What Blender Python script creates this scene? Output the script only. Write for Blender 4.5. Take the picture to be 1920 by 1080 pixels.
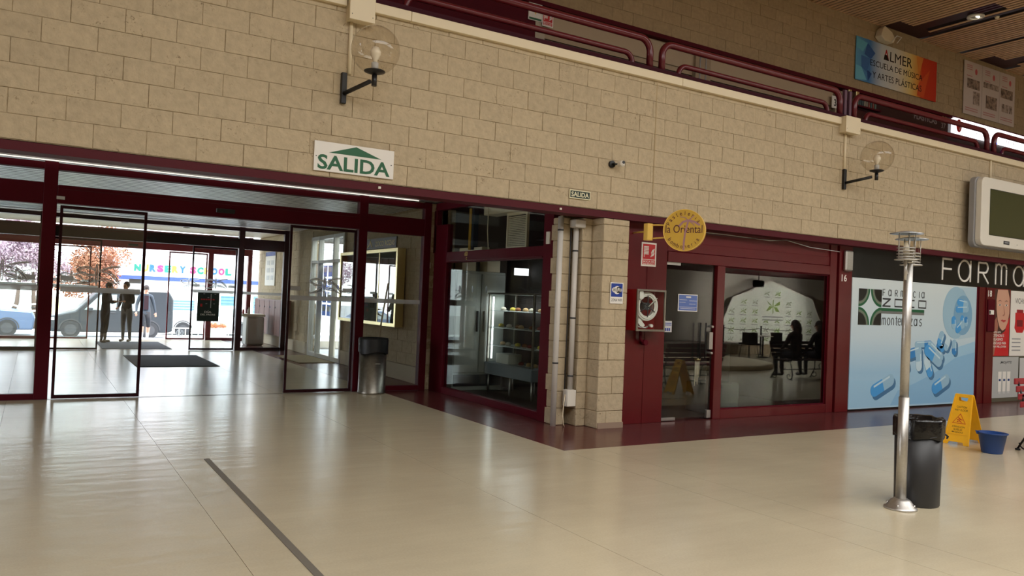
import bpy, math, random
from mathutils import Vector, Matrix
random.seed(7)
S = bpy.context.scene
COL = S.collection
for _o in list(bpy.data.objects):
    bpy.data.objects.remove(_o)

# ------------------------------------------------------------------ camera, world, lights, exposure
EYE = 1.55
yaw, pit, rol = math.radians(31.256), math.radians(0.907), math.radians(2.382)
R0 = Vector((math.cos(yaw), -math.sin(yaw), 0))
F0 = Vector((math.sin(yaw)*math.cos(pit), math.cos(yaw)*math.cos(pit), math.sin(pit)))
U0 = R0.cross(F0)
R1 = R0*math.cos(rol) + U0*math.sin(rol)
U1 = U0*math.cos(rol) - R0*math.sin(rol)
cd = bpy.data.cameras.new('camera'); cam = bpy.data.objects.new('camera', cd); COL.objects.link(cam)
cam.matrix_world = Matrix(((R1.x, U1.x, -F0.x, 0), (R1.y, U1.y, -F0.y, 0), (R1.z, U1.z, -F0.z, EYE), (0, 0, 0, 1)))
cd.sensor_width = 36; cd.lens = 1472/1920*36; cd.clip_start = 0.05; cd.clip_end = 400
S.camera = cam
S.view_settings.view_transform = 'Standard'; S.view_settings.look = 'None'
S.view_settings.gamma = 1; S.view_settings.use_curve_mapping = False
S.view_settings.exposure = 0.88
try:
    S.cycles.transparent_max_bounces = 40; S.cycles.max_bounces = 8
except Exception: pass

def srgb(r, g, b):
    f = lambda c: (c/255/12.92) if c/255 <= 0.04045 else ((c/255+0.055)/1.055)**2.4
    return (f(r), f(g), f(b), 1)

W = bpy.data.worlds.new('sky'); S.world = W; W.use_nodes = True
nt = W.node_tree; bg = nt.nodes['Background']
tc = nt.nodes.new('ShaderNodeTexCoord'); sp = nt.nodes.new('ShaderNodeSeparateXYZ'); cr = nt.nodes.new('ShaderNodeValToRGB')
nt.links.new(tc.outputs['Generated'], sp.inputs[0]); nt.links.new(sp.outputs['Z'], cr.inputs[0])
cr.color_ramp.elements[0].color = (0.92, 0.95, 1, 1); cr.color_ramp.elements[1].color = (0.66, 0.80, 1, 1)
nt.links.new(cr.outputs[0], bg.inputs[0]); bg.inputs[1].default_value = 4.2

sd = bpy.data.lights.new('sun', 'SUN'); sd.energy = 4.5; sd.angle = 0.02; sd.color = (1, .96, .88)
sun = bpy.data.objects.new('sun', sd); COL.objects.link(sun); sun.rotation_euler = (math.radians(38), math.radians(14), 0)

def area(name, loc, sx, sy, energy, col, rot=(0, 0, 0)):
    l = bpy.data.lights.new(name, 'AREA'); l.shape = 'RECTANGLE'; l.size = sx; l.size_y = sy
    l.energy = energy; l.color = col
    o = bpy.data.objects.new(name, l); COL.objects.link(o); o.location = loc; o.rotation_euler = rot
    return o
# added area lamps under the closed hall ceiling, then the backdrop spotlights
area('roof_glazing_light', (3.0, -2.2, 7.42), 11, 6.5, 640, (1, .985, .955))
area('roof_glazing_light', (15.5, -2.2, 7.42), 11, 6.5, 640, (1, .975, .935))
for _x in (21.3, 25.9):
    _l = bpy.data.lights.new('backdrop_spot', 'SPOT'); _l.energy = 620; _l.spot_size = 2.4; _l.spot_blend = 1; _l.shadow_soft_size = .08; _l.color = (1, .95, .88)
    _o = bpy.data.objects.new('backdrop_spot', _l); COL.objects.link(_o); _o.location = (_x, -2.62, 2.28)
    _o.rotation_euler = (Vector((24.4-_x, -2.6, -1.1)).to_track_quat('-Z', 'Y')).to_euler()

# ------------------------------------------------------------------ materials
def mat(name, col, rough=0.6, metal=0.0, noise=0.0, nscale=8.0, bump=0.0, bscale=40.0, emit=0.0, spec=None, rnd=0.0, col2=None, coat=0.0, dist=0.01):
    m = bpy.data.materials.new(name); m.use_nodes = True
    n = m.node_tree.nodes; L = m.node_tree.links; p = n['Principled BSDF']
    p.inputs['Roughness'].default_value = rough; p.inputs['Metallic'].default_value = metal
    if spec is not None: p.inputs['Specular IOR Level'].default_value = spec
    if coat: p.inputs['Coat Weight'].default_value = coat; p.inputs['Coat Roughness'].default_value = 0.1
    p.inputs['Base Color'].default_value = col
    geo = None
    if noise or bump or rnd:
        geo = n.new('ShaderNodeNewGeometry')
    last = None
    if noise:
        nz = n.new('ShaderNodeTexNoise'); nz.inputs['Scale'].default_value = nscale; nz.inputs['Detail'].default_value = 5
        L.new(geo.outputs['Position'], nz.inputs['Vector'])
        mx = n.new('ShaderNodeMixRGB'); c2 = col2 or tuple(max(0, c*(1-noise)) for c in col[:3])+(1,)
        c1 = col if col2 else tuple(min(1, c*(1+noise)) for c in col[:3])+(1,)
        rp = n.new('ShaderNodeMapRange'); rp.inputs[1].default_value = .3; rp.inputs[2].default_value = .7
        L.new(nz.outputs['Fac'], rp.inputs[0]); L.new(rp.outputs[0], mx.inputs[0])
        mx.inputs[1].default_value = c1; mx.inputs[2].default_value = c2
        last = mx.outputs[0]
    if rnd:
        oi = n.new('ShaderNodeObjectInfo'); mr = n.new('ShaderNodeMapRange')
        mr.inputs[3].default_value = 1-rnd; mr.inputs[4].default_value = 1+rnd
        L.new(oi.outputs['Random'], mr.inputs[0])
        hs = n.new('ShaderNodeHueSaturation'); L.new(mr.outputs[0], hs.inputs['Value'])
        if last: L.new(last, hs.inputs['Color'])
        else: hs.inputs['Color'].default_value = col
        last = hs.outputs[0]
    if last: L.new(last, p.inputs['Base Color'])
    if bump:
        bz = n.new('ShaderNodeTexNoise'); bz.inputs['Scale'].default_value = bscale; bz.inputs['Detail'].default_value = 6
        L.new(geo.outputs['Position'], bz.inputs['Vector'])
        b = n.new('ShaderNodeBump'); b.inputs['Strength'].default_value = bump; b.inputs['Distance'].default_value = dist
        L.new(bz.outputs['Fac'], b.inputs['Height']); L.new(b.outputs[0], p.inputs['Normal'])
    if emit:
        p.inputs['Emission Color'].default_value = col; p.inputs['Emission Strength'].default_value = emit
    return m

def glass_mat(name, tint=(1, 1, 1, 1), k=1.0, ior=1.5, rough=0.0):
    m = bpy.data.materials.new(name); m.use_nodes = True
    n = m.node_tree.nodes; L = m.node_tree.links
    for x in list(n):
        if x.type != 'OUTPUT_MATERIAL': n.remove(x)
    out = [x for x in n if x.type == 'OUTPUT_MATERIAL'][0]
    # Schlick reflectance, the same for either face of the pane
    lw = n.new('ShaderNodeLayerWeight'); lw.inputs[0].default_value = .5
    pw = n.new('ShaderNodeMath'); pw.operation = 'POWER'; pw.inputs[1].default_value = 5; L.new(lw.outputs['Facing'], pw.inputs[0])
    mu = n.new('ShaderNodeMath'); mu.operation = 'MULTIPLY_ADD'; mu.use_clamp = True; mu.inputs[1].default_value = .96*k; mu.inputs[2].default_value = .04*k
    L.new(pw.outputs[0], mu.inputs[0])
    t = n.new('ShaderNodeBsdfTransparent'); t.inputs[0].default_value = tint
    g = n.new('ShaderNodeBsdfGlossy'); g.inputs['Roughness'].default_value = rough
    mx = n.new('ShaderNodeMixShader'); L.new(mu.outputs[0], mx.inputs[0]); L.new(t.outputs[0], mx.inputs[1]); L.new(g.outputs[0], mx.inputs[2])
    L.new(mx.outputs[0], out.inputs[0])
    return m

def decal_mat(name, col, a):
    m = bpy.data.materials.new(name); m.use_nodes = True
    p = m.node_tree.nodes['Principled BSDF']; p.inputs['Base Color'].default_value = col
    p.inputs['Alpha'].default_value = a; p.inputs['Roughness'].default_value = .7
    return m

M = {}
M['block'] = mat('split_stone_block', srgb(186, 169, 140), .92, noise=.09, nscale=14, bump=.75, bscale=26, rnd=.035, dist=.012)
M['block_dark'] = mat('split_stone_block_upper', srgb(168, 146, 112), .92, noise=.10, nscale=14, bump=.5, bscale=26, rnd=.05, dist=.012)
M['mortar'] = mat('block_joint', srgb(160, 142, 112), .95, noise=.25, nscale=30)
M['red'] = mat('maroon_paint', srgb(90, 14, 20), .28, noise=.08, nscale=3)
M['redm'] = mat('maroon_metal_frame', srgb(80, 9, 24), .55, noise=.06, nscale=3, spec=.12)
M['redt'] = mat('maroon_tube', srgb(96, 26, 34), .28)
M['fascia'] = mat('maroon_fascia', srgb(80, 22, 31), .55, spec=.2)
M['cream'] = mat('cream_plastic', srgb(225, 210, 178), .45)
M['white'] = mat('white_plastic', srgb(225, 220, 208), .4)
M['wpipe'] = mat('grey_pvc', srgb(205, 200, 192), .4)
M['black'] = mat('black_metal', srgb(24, 23, 24), .4)
M['blackp'] = mat('black_plastic', srgb(42, 42, 44), .45, bump=.1, bscale=90, dist=.002)
M['steel'] = mat('brushed_steel', (.52, .50, .47, 1), .44, 1.0, noise=.06, nscale=50)
M['steeld'] = mat('dull_steel', (.33, .31, .27, 1), .36, 1.0, noise=.12, nscale=20)
M['iron'] = mat('cast_iron', srgb(22, 20, 22), .5, .4)
M['glass'] = glass_mat('clear_glass', (.96, .98, .97, 1), 1.0)
M['caseglass'] = glass_mat('display_window_glass', (.88, .91, .90, 1), .55)
M['shopglass'] = glass_mat('shop_glass', (.86, .88, .86, 1), 1.5)
M['globe'] = glass_mat('globe_glass', (.94, .92, .88, 1), 1.0, 1.45)
M['rubber'] = mat('black_doormat', srgb(40, 42, 46), .95, bump=.4, bscale=200, dist=.003)
M['coir'] = mat('brown_doormat', srgb(120, 104, 70), .95, bump=.5, bscale=200, dist=.003)
M['wood'] = mat('ceiling_slat_wood', srgb(214, 172, 130), .6, noise=.12, nscale=5)
M['woodd'] = mat('ceiling_void', srgb(40, 24, 14), .9)
M['alu'] = mat('aluminium_ceiling_slat', (.88, .87, .87, 1), .42, .8, noise=.03, nscale=4)
M['aluv'] = mat('ceiling_joint_dark', srgb(70, 66, 64), .9)
M['ceilc'] = mat('cream_ceiling_slat', srgb(226, 212, 186), .5)
M['blk'] = mat('sign_black', srgb(14, 14, 14), .3)
M['whitep'] = mat('print_white', srgb(232, 228, 220), .5)
M['green'] = mat('print_green', srgb(22, 92, 56), .5)
M['greend'] = mat('print_dark_green', srgb(20, 40, 30), .5)
M['signred'] = mat('print_red', srgb(196, 30, 36), .5)
M['signblue'] = mat('print_blue', srgb(26, 58, 148), .5)
M['gold'] = mat('mustard_sign_face', srgb(205, 165, 62), .42, noise=.05, nscale=5)
M['goldb'] = mat('yellow_sign_edge', srgb(235, 196, 96), .4)
M['mauve'] = mat('print_mauve', srgb(168, 124, 128), .5)
M['wine'] = mat('print_wine', srgb(78, 20, 40), .5)
M['yellow'] = mat('yellow_plastic', srgb(240, 178, 20), .45, noise=.05, nscale=10)
M['bluep'] = mat('blue_plastic', srgb(26, 62, 122), .4)
M['grey'] = mat('grey_plastic', srgb(150, 150, 152), .5)
M['lgrey'] = mat('light_grey_plastic', srgb(196, 196, 194), .5)
M['dgrey'] = mat('dark_grey', srgb(60, 60, 62), .5)
M['screen'] = mat('idle_screen', srgb(74, 76, 50), .15)
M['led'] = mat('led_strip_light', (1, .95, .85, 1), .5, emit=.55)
M['tube'] = mat('case_tube_light', (.95, .97, 1, 1), .5, emit=3.5)
M['panel'] = mat('ceiling_panel_light', (.95, .97, 1, 1), .5, emit=1.5)
M['bulb'] = mat('frosted_bulb', srgb(236, 226, 206), .3)
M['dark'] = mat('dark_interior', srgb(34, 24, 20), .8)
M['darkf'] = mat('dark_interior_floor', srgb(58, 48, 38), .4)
def vinyl_mat(name, col, a):
    m = bpy.data.materials.new(name); m.use_nodes = True; n = m.node_tree.nodes; L = m.node_tree.links
    for x in list(n):
        if x.type != 'OUTPUT_MATERIAL': n.remove(x)
    out = n[0]; d = n.new('ShaderNodeBsdfDiffuse'); t = n.new('ShaderNodeBsdfTranslucent'); tr = n.new('ShaderNodeBsdfTransparent')
    d.inputs[0].default_value = col; t.inputs[0].default_value = col
    m1 = n.new('ShaderNodeMixShader'); m1.inputs[0].default_value = .5; m2 = n.new('ShaderNodeMixShader'); m2.inputs[0].default_value = a
    L.new(d.outputs[0], m1.inputs[1]); L.new(t.outputs[0], m1.inputs[2]); L.new(tr.outputs[0], m2.inputs[1]); L.new(m1.outputs[0], m2.inputs[2]); L.new(m2.outputs[0], out.inputs[0])
    return m
M['frost'] = vinyl_mat('frosted_vinyl', srgb(225, 225, 225), .8)
M['logo_w'] = vinyl_mat('white_vinyl', srgb(250, 250, 250), .92)
M['logo_g'] = decal_mat('grey_vinyl', srgb(120, 122, 124), .42)
M['brass'] = mat('gold_anodised_frame', (.80, .68, .36, 1), .3, .9)
M['paint'] = mat('grey_door_paint', srgb(150, 145, 132), .6)

def stone_pits(m, amt):
    n = m.node_tree.nodes; L = m.node_tree.links; p = n['Principled BSDF']
    src = p.inputs['Base Color'].links[0].from_socket
    g = n.new('ShaderNodeNewGeometry'); a = n.new('ShaderNodeTexNoise'); a.inputs['Scale'].default_value = 34; a.inputs['Detail'].default_value = 8; a.inputs['Distortion'].default_value = 1.2
    L.new(g.outputs['Position'], a.inputs['Vector'])
    b = n.new('ShaderNodeTexNoise'); b.inputs['Scale'].default_value = 3.2; b.inputs['Detail'].default_value = 3; L.new(g.outputs['Position'], b.inputs['Vector'])
    r1 = n.new('ShaderNodeMapRange'); r1.inputs[1].default_value = .60; r1.inputs[2].default_value = .70; L.new(a.outputs['Fac'], r1.inputs[0])
    r2 = n.new('ShaderNodeMapRange'); r2.inputs[1].default_value = .48; r2.inputs[2].default_value = .66; L.new(b.outputs['Fac'], r2.inputs[0])
    mu = n.new('ShaderNodeMath'); mu.operation = 'MULTIPLY'; L.new(r1.outputs[0], mu.inputs[0]); L.new(r2.outputs[0], mu.inputs[1])
    mv = n.new('ShaderNodeMath'); mv.operation = 'MULTIPLY'; mv.inputs[1].default_value = amt; L.new(mu.outputs[0], mv.inputs[0])
    mx = n.new('ShaderNodeMixRGB'); L.new(mv.outputs[0], mx.inputs[0]); L.new(src, mx.inputs[1]); mx.inputs[2].default_value = srgb(104, 86, 58)
    L.new(mx.outputs[0], p.inputs['Base Color'])
stone_pits(M['block'], .75); stone_pits(M['block_dark'], .6)
# vinyl floor: clouded, glossy, with long shallow ripples
def floor_mat(name, c1, c2, rough):
    m = bpy.data.materials.new(name); m.use_nodes = True
    n = m.node_tree.nodes; L = m.node_tree.links; p = n['Principled BSDF']
    geo = n.new('ShaderNodeNewGeometry')
    a = n.new('ShaderNodeTexNoise'); a.inputs['Scale'].default_value = .9; a.inputs['Detail'].default_value = 4
    b = n.new('ShaderNodeTexNoise'); b.inputs['Scale'].default_value = 70; b.inputs['Detail'].default_value = 3
    L.new(geo.outputs['Position'], a.inputs['Vector']); L.new(geo.outputs['Position'], b.inputs['Vector'])
    ad = n.new('ShaderNodeMath'); ad.operation = 'MULTIPLY_ADD'; ad.inputs[1].default_value = .45
    L.new(b.outputs['Fac'], ad.inputs[0]); L.new(a.outputs['Fac'], ad.inputs[2])
    mr = n.new('ShaderNodeMapRange'); mr.inputs[1].default_value = .45; mr.inputs[2].default_value = 1.0
    L.new(ad.outputs[0], mr.inputs[0])
    mx = n.new('ShaderNodeMixRGB'); mx.inputs[1].default_value = c1; mx.inputs[2].default_value = c2
    L.new(mr.outputs[0], mx.inputs[0]); L.new(mx.outputs[0], p.inputs['Base Color'])
    p.inputs['Roughness'].default_value = rough
    rr = n.new('ShaderNodeMapRange'); rr.inputs[3].default_value = rough*.8; rr.inputs[4].default_value = rough*1.25
    L.new(a.outputs['Fac'], rr.inputs[0]); L.new(rr.outputs[0], p.inputs['Roughness'])
    mp = n.new('ShaderNodeMapping'); mp.inputs['Scale'].default_value = (.9, 3.2, 1)
    L.new(geo.outputs['Position'], mp.inputs['Vector'])
    w = n.new('ShaderNodeTexNoise'); w.inputs['Scale'].default_value = 1.5; w.inputs['Detail'].default_value = 2.5
    L.new(mp.outputs[0], w.inputs['Vector'])
    bu = n.new('ShaderNodeBump'); bu.inputs['Strength'].default_value = .22; bu.inputs['Distance'].default_value = .02
    L.new(w.outputs['Fac'], bu.inputs['Height']); L.new(bu.outputs[0], p.inputs['Normal'])
    return m
M['vinyl'] = floor_mat('cream_vinyl_floor', srgb(202, 190, 162), srgb(184, 172, 146), .20)
M['border'] = floor_mat('maroon_vinyl_floor', srgb(98, 50, 48), srgb(84, 40, 40), .22)

# ------------------------------------------------------------------ mesh helpers
def wloc(o):
    v = Vector((0, 0, 0))
    while o is not None: v = v+o.location; o = o.parent
    return v
def props(o, label=None, cat=None, group=None, kind=None, category=None):
    cat = cat or category
    if label: o['label'] = label
    if cat: o['category'] = cat
    if group: o['group'] = group
    if kind: o['kind'] = kind
    return o
def empty(name, loc, label=None, cat=None, group=None, kind=None, parent=None):
    o = bpy.data.objects.new(name, None); COL.objects.link(o); o.empty_display_size = .1
    o.parent = parent; o.location = Vector(loc)-(wloc(parent) if parent else Vector((0, 0, 0)))
    return props(o, label, cat, group, kind)
def copy_tree(o, parent=None):
    c = o.copy(); COL.objects.link(c); c.parent = parent
    for ch in list(o.children): copy_tree(ch, c)
    return c
class MB:
    def __init__(s): s.v = []; s.f = []; s.sm = []; s.k = -1
    def add(s, vs, fs, smooth=False):
        k = len(s.v); s.v += [tuple(v) for v in vs]; s.f += [[k+i for i in f] for f in fs]; s.sm += [smooth]*len(fs); return s
    def box(s, x0, x1, y0, y1, z0, z1):
        if x0 > x1: x0, x1 = x1, x0
        if y0 > y1: y0, y1 = y1, y0
        if z0 > z1: z0, z1 = z1, z0
        v = [(x, y, z) for x in (x0, x1) for y in (y0, y1) for z in (z0, z1)]
        return s.add(v, [(0, 1, 3, 2), (4, 6, 7, 5), (0, 4, 5, 1), (2, 3, 7, 6), (0, 2, 6, 4), (1, 5, 7, 3)])
    def cbox(s, x0, x1, y0, y1, z0, z1, c=.008):
        # box with chamfered vertical and horizontal edges (rounded octagon section in each axis)
        X = (x0, x1); Y = (y0, y1); Z = (z0, z1); vs = []
        idx = {}
        for i in (0, 1):
            for j in (0, 1):
                for k in (0, 1):
                    sx, sy, sz = (c if i == 0 else -c), (c if j == 0 else -c), (c if k == 0 else -c)
                    idx[i, j, k, 0] = len(vs); vs.append((X[i], Y[j]+sy, Z[k]+sz))
                    idx[i, j, k, 1] = len(vs); vs.append((X[i]+sx, Y[j], Z[k]+sz))
                    idx[i, j, k, 2] = len(vs); vs.append((X[i]+sx, Y[j]+sy, Z[k]))
        fs = []
        q = lambda *a: fs.append(a)
        for i in (0, 1):
            q(*[idx[i, j, k, 0] for j, k in ((0, 0), (0, 1), (1, 1), (1, 0))][::(1 if i == 0 else -1)])
            q(*[idx[j, i, k, 1] for j, k in ((0, 0), (0, 1), (1, 1), (1, 0))][::(-1 if i == 0 else 1)])
            q(*[idx[j, k, i, 2] for j, k in ((0, 0), (0, 1), (1, 1), (1, 0))][::(1 if i == 0 else -1)])
        for a in (0, 1):
            for b in (0, 1):
                q(idx[a, b, 0, 0], idx[a, b, 0, 1], idx[a, b, 1, 1], idx[a, b, 1, 0])
                q(idx[a, 0, b, 0], idx[a, 0, b, 2], idx[a, 1, b, 2], idx[a, 1, b, 0])
                q(idx[0, a, b, 1], idx[0, a, b, 2], idx[1, a, b, 2], idx[1, a, b, 1])
                for d in (0, 1): q(idx[a, b, d, 0], idx[a, b, d, 1], idx[a, b, d, 2])
        return s.add(vs, fs)
    def cyl(s, p0, p1, r0, r1=None, n=16, caps=True, smooth=True):
        r1 = r0 if r1 is None else r1
        p0 = Vector(p0); p1 = Vector(p1); d = (p1-p0).normalized()
        a = Vector((0, 0, 1)) if abs(d.z) < .9 else Vector((1, 0, 0))
        u = d.cross(a).normalized(); w = d.cross(u)
        k = len(s.v)
        for p, r in ((p0, r0), (p1, r1)):
            for i in range(n):
                t = 2*math.pi*i/n; s.v.append(tuple(p+u*(r*math.cos(t))+w*(r*math.sin(t))))
        for i in range(n):
            j = (i+1) % n; s.f.append([k+i, k+n+i, k+n+j, k+j]); s.sm.append(smooth)
        if caps:
            s.f.append([k+i for i in range(n)]); s.f.append([k+n+i for i in range(n)][::-1]); s.sm += [False, False]
        return s
    def tube(s, pts, r, n=10, caps=True):
        pts = [Vector(p) for p in pts]; k = len(s.v); m = len(pts)
        rs = r if isinstance(r, (list, tuple)) else [r]*m
        pu = None
        for i, p in enumerate(pts):
            d = (pts[min(i+1, m-1)]-pts[max(i-1, 0)]).normalized()
            if pu is None:
                a = Vector((0, 0, 1)) if abs(d.z) < .9 else Vector((1, 0, 0)); u = d.cross(a).normalized()
            else: u = (pu-d*pu.dot(d)).normalized()
            pu = u; w = d.cross(u)
            for j in range(n):
                t = 2*math.pi*j/n; s.v.append(tuple(p+u*(rs[i]*math.cos(t))+w*(rs[i]*math.sin(t))))
        for i in range(m-1):
            for j in range(n):
                q = (j+1) % n; s.f.append([k+i*n+j, k+i*n+q, k+(i+1)*n+q, k+(i+1)*n+j][::-1]); s.sm.append(True)
        if caps:
            s.f.append([k+j for j in range(n)]); s.f.append([k+(m-1)*n+j for j in range(n)][::-1]); s.sm += [False]*2
        return s
    def lathe(s, prof, c=(0, 0, 0), n=24, smooth=True):
        k = len(s.v); m = len(prof)
        for r, z in prof:
            for j in range(n):
                t = 2*math.pi*j/n; s.v.append((c[0]+r*math.cos(t), c[1]+r*math.sin(t), c[2]+z))
        for i in range(m-1):
            for j in range(n):
                q = (j+1) % n; s.f.append([k+i*n+j, k+i*n+q, k+(i+1)*n+q, k+(i+1)*n+j]); s.sm.append(smooth)
        return s
    def prism(s, poly, O, U, V, d):
        # polygon in plane (U,V) at O, extruded by d along the normal U x V (front face at O + N*d)
        O = Vector(O); U = Vector(U); V = Vector(V); N = U.cross(V).normalized(); k = len(s.v); m = len(poly)
        ar = sum(poly[i][0]*poly[(i+1) % m][1]-poly[(i+1) % m][0]*poly[i][1] for i in range(m))
        if ar < 0: poly = poly[::-1]
        for a, b in poly: s.v.append(tuple(O+U*a+V*b+N*d))
        for a, b in poly: s.v.append(tuple(O+U*a+V*b))
        s.f.append([k+i for i in range(m)]); s.f.append([k+m+i for i in range(m)][::-1]); s.sm += [False]*2
        for i in range(m):
            j = (i+1) % m; s.f.append([k+i, k+m+i, k+m+j, k+j]); s.sm.append(False)
        return s
    def stroke(s, pts, w, O, U, V, d, closed=False):
        s.k += 1; d += .00035*s.k
        P = [Vector((a, b)) for a, b in pts]; m = len(P); L = []; Rr = []
        for i, p in enumerate(P):
            a = P[(i-1) % m] if (closed or i > 0) else p; b = P[(i+1) % m] if (closed or i < m-1) else p
            t = (b-a); t = t.normalized() if t.length > 0 else Vector((1, 0)); nn = Vector((-t.y, t.x))
            L.append(p+nn*w/2); Rr.append(p-nn*w/2)
        for i in range(m if closed else m-1):
            j = (i+1) % m; s.prism([tuple(Rr[i]), tuple(Rr[j]), tuple(L[j]), tuple(L[i])], O, U, V, d)
        return s
    def ball(s, c, r, n=16, m=10, sc=(1, 1, 1)):
        k = len(s.v)
        for i in range(m+1):
            a = math.pi*i/m
            for j in range(n):
                t = 2*math.pi*j/n
                s.v.append((c[0]+r*sc[0]*math.sin(a)*math.cos(t), c[1]+r*sc[1]*math.sin(a)*math.sin(t), c[2]+r*sc[2]*math.cos(a)))
        for i in range(m):
            for j in range(n):
                q = (j+1) % n; s.f.append([k+i*n+j, k+(i+1)*n+j, k+(i+1)*n+q, k+i*n+q]); s.sm.append(True)
        return s
    def build(s, name, m, parent=None, loc=None, bevel=0, **kw):
        o0 = Vector(loc) if loc is not None else (wloc(parent) if parent else Vector((0, 0, 0)))
        me = bpy.data.meshes.new(name)
        me.from_pydata([tuple(Vector(v)-o0) for v in s.v], [], s.f); me.update()
        for p, b in zip(me.polygons, s.sm): p.use_smooth = b
        me.materials.append(m if not isinstance(m, str) else M[m])
        o = bpy.data.objects.new(name, me); COL.objects.link(o); o.parent = parent
        if loc is not None: o.location = o0-(wloc(parent) if parent else Vector((0, 0, 0)))
        if bevel:
            b = o.modifiers.new('bevel', 'BEVEL'); b.width = bevel; b.segments = 2; b.limit_method = 'ANGLE'
        return props(o, **kw) if kw else o
def pr(**k): return k
def box(name, m, d, parent=None, bevel=0, **kw):
    return MB().box(*d).build(name, m, parent, bevel=bevel, **kw)
def grect(a, b, c, d): return [(a, b), (c, b), (c, d), (a, d)]
XU = (1, 0, 0); ZU = (0, 0, 1)
def rrect(x0, y0, x1, y1, r, n=5):
    P = []
    for cx, cy, a0 in ((x1-r, y0+r, -90), (x1-r, y1-r, 0), (x0+r, y1-r, 90), (x0+r, y0+r, 180)):
        for i in range(n+1):
            t = math.radians(a0+90*i/n); P.append((cx+r*math.cos(t), cy+r*math.sin(t)))
    return P
def circ(cx, cy, r, n=24, sy=1.0): return [(cx+r*math.cos(2*math.pi*i/n), cy+r*sy*math.sin(2*math.pi*i/n)) for i in range(n)]

def text(s, m, O, U, V, w, h, name='lettering', parent=None, bold=0.0, depth=0.0, res=3):
    """lettering whose ink box is w x h, lower left corner at O in the plane U,V"""
    cu = bpy.data.curves.new('t', 'FONT'); cu.body = s; cu.size = 1; cu.resolution_u = res; cu.offset = bold; cu.extrude = 0.02 if depth else 0
    cu.align_x = 'LEFT'
    t = bpy.data.objects.new('t', cu); COL.objects.link(t)
    dg = bpy.context.evaluated_depsgraph_get(); me = bpy.data.meshes.new_from_object(t.evaluated_get(dg))
    bpy.data.objects.remove(t); bpy.data.curves.remove(cu)
    xs = [v.co.x for v in me.vertices]; ys = [v.co.y for v in me.vertices]
    x0, x1, y0, y1 = min(xs), max(xs), min(ys), max(ys)
    O = Vector(O); U = Vector(U); V = Vector(V); N = U.cross(V).normalized(); off = wloc(parent) if parent else Vector((0, 0, 0))
    sx = w/(x1-x0) if w else h/(y1-y0); sy = h/(y1-y0)
    for v in me.vertices:
        a = (v.co.x-x0)*sx; b = (v.co.y-y0)*sy; c = (v.co.z/0.02*.5+.5)*depth if depth else 0
        v.co = O+U*a+V*b+N*c-off
    me.name = name; me.materials.clear(); me.materials.append(M[m] if isinstance(m, str) else m)
    o = bpy.data.objects.new(name, me); COL.objects.link(o); o.parent = parent
    return o

# ------------------------------------------------------------------ floor
floor = MB().box(-11, 31, -11.5, 24.72, -.12, -.006).build('floor', mat('floor_slab', srgb(90, 80, 62), .9), kind='structure')
def sheet(x0, x1, y0, y1, m='vinyl', name='vinyl_sheet', z=0.0, lab=None):
    o = MB().box(x0, x1, y0, y1, -.006, z).build(name, m, floor)
    if lab: o['label'] = lab
    return o
seams = [-11, -8.6, -6.5, -4.4, -2.34, -.25, 1.08, 3.17, 4.81]
for a, b in zip(seams, seams[1:]):
    sheet(a+.0015, b-.0015, -11.5, 11.985); sheet(a+.0015, b-.0015, 12.0, 24.7)
xs = [4.81, 5.25, 7.35, 9.45, 11.55, 13.65, 15.75, 17.85, 21, 24, 27, 31]
for a, b in zip(xs, xs[1:]): sheet(a+.0015, b-.0015, -11.5, 6.735)
sheet(4.813, 31, 6.738, 8.45, 'border', 'border_sheet'); sheet(4.813, 5.95, 8.453, 11.985, 'border', 'border_sheet'); sheet(4.813, 5.95, 12.0, 24.7, 'border', 'border_sheet')
props(MB().box(-.024+1.395, .024+1.395, -.5, 7.5, 0, .004).add([], []).build('joint_cover_strip', mat('grey_rubber_strip', srgb(112, 106, 96), .6)),
      'long flat grey joint strip set into the cream floor', 'strip')

# ------------------------------------------------------------------ walls of split-face blocks
GAP = .0012
def block_mesh(w, h, seed, dpt=.03, amp=.004):
    r = random.Random(seed); c = .0035; nx, nz = 5, 3; vs = []; fs = []
    # front grid in plane y = -dpt
    for k in range(nz):
        for i in range(nx):
            x = -w/2+c+(w-2*c)*i/(nx-1); z = -h/2+c+(h-2*c)*k/(nz-1)
            y = -dpt+r.uniform(-amp, amp)*(1 if 0 < i < nx-1 and 0 < k < nz-1 else .5)
            vs.append((x, y, z))
    for k in range(nz-1):
        for i in range(nx-1): fs.append((k*nx+i, k*nx+i+1, (k+1)*nx+i+1, (k+1)*nx+i))
    rim = [(i, 0) for i in range(nx)]+[(nx-1, k) for k in range(1, nz)]+[(i, nz-1) for i in range(nx-2, -1, -1)]+[(0, k) for k in range(nz-2, 0, -1)]
    b0 = len(vs); b1 = b0+len(rim)
    for i, k in rim:
        x, y, z = vs[k*nx+i]; X = max(-w/2, min(w/2, x*(w/(w-2*c)))); Z = max(-h/2, min(h/2, z*(h/(h-2*c))))
        vs.append((X, -dpt+.0035, Z))
    for i, k in rim:
        x, y, z = vs[b0+rim.index((i, k))]; vs.append((x, 0, z))
    m = len(rim)
    for a in range(m):
        b = (a+1) % m; fs.append((rim[a][1]*nx+rim[a][0], b0+a, b0+b, rim[b][1]*nx+rim[b][0])); fs.append((b0+a, b1+a, b1+b, b0+b))
    return vs, fs
BM = {}
def block_me(w, h, var, matn, dpt=.03):
    key = (round(w, 3), round(h, 3), var, matn, dpt)
    if key not in BM:
        vs, fs = block_mesh(w, h, hash(key[:3]) & 65535, dpt); me = bpy.data.meshes.new('stone_block'); me.from_pydata(vs, [], fs); me.update()
        me.materials.append(M[matn]); BM[key] = me
    return BM[key]
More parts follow.
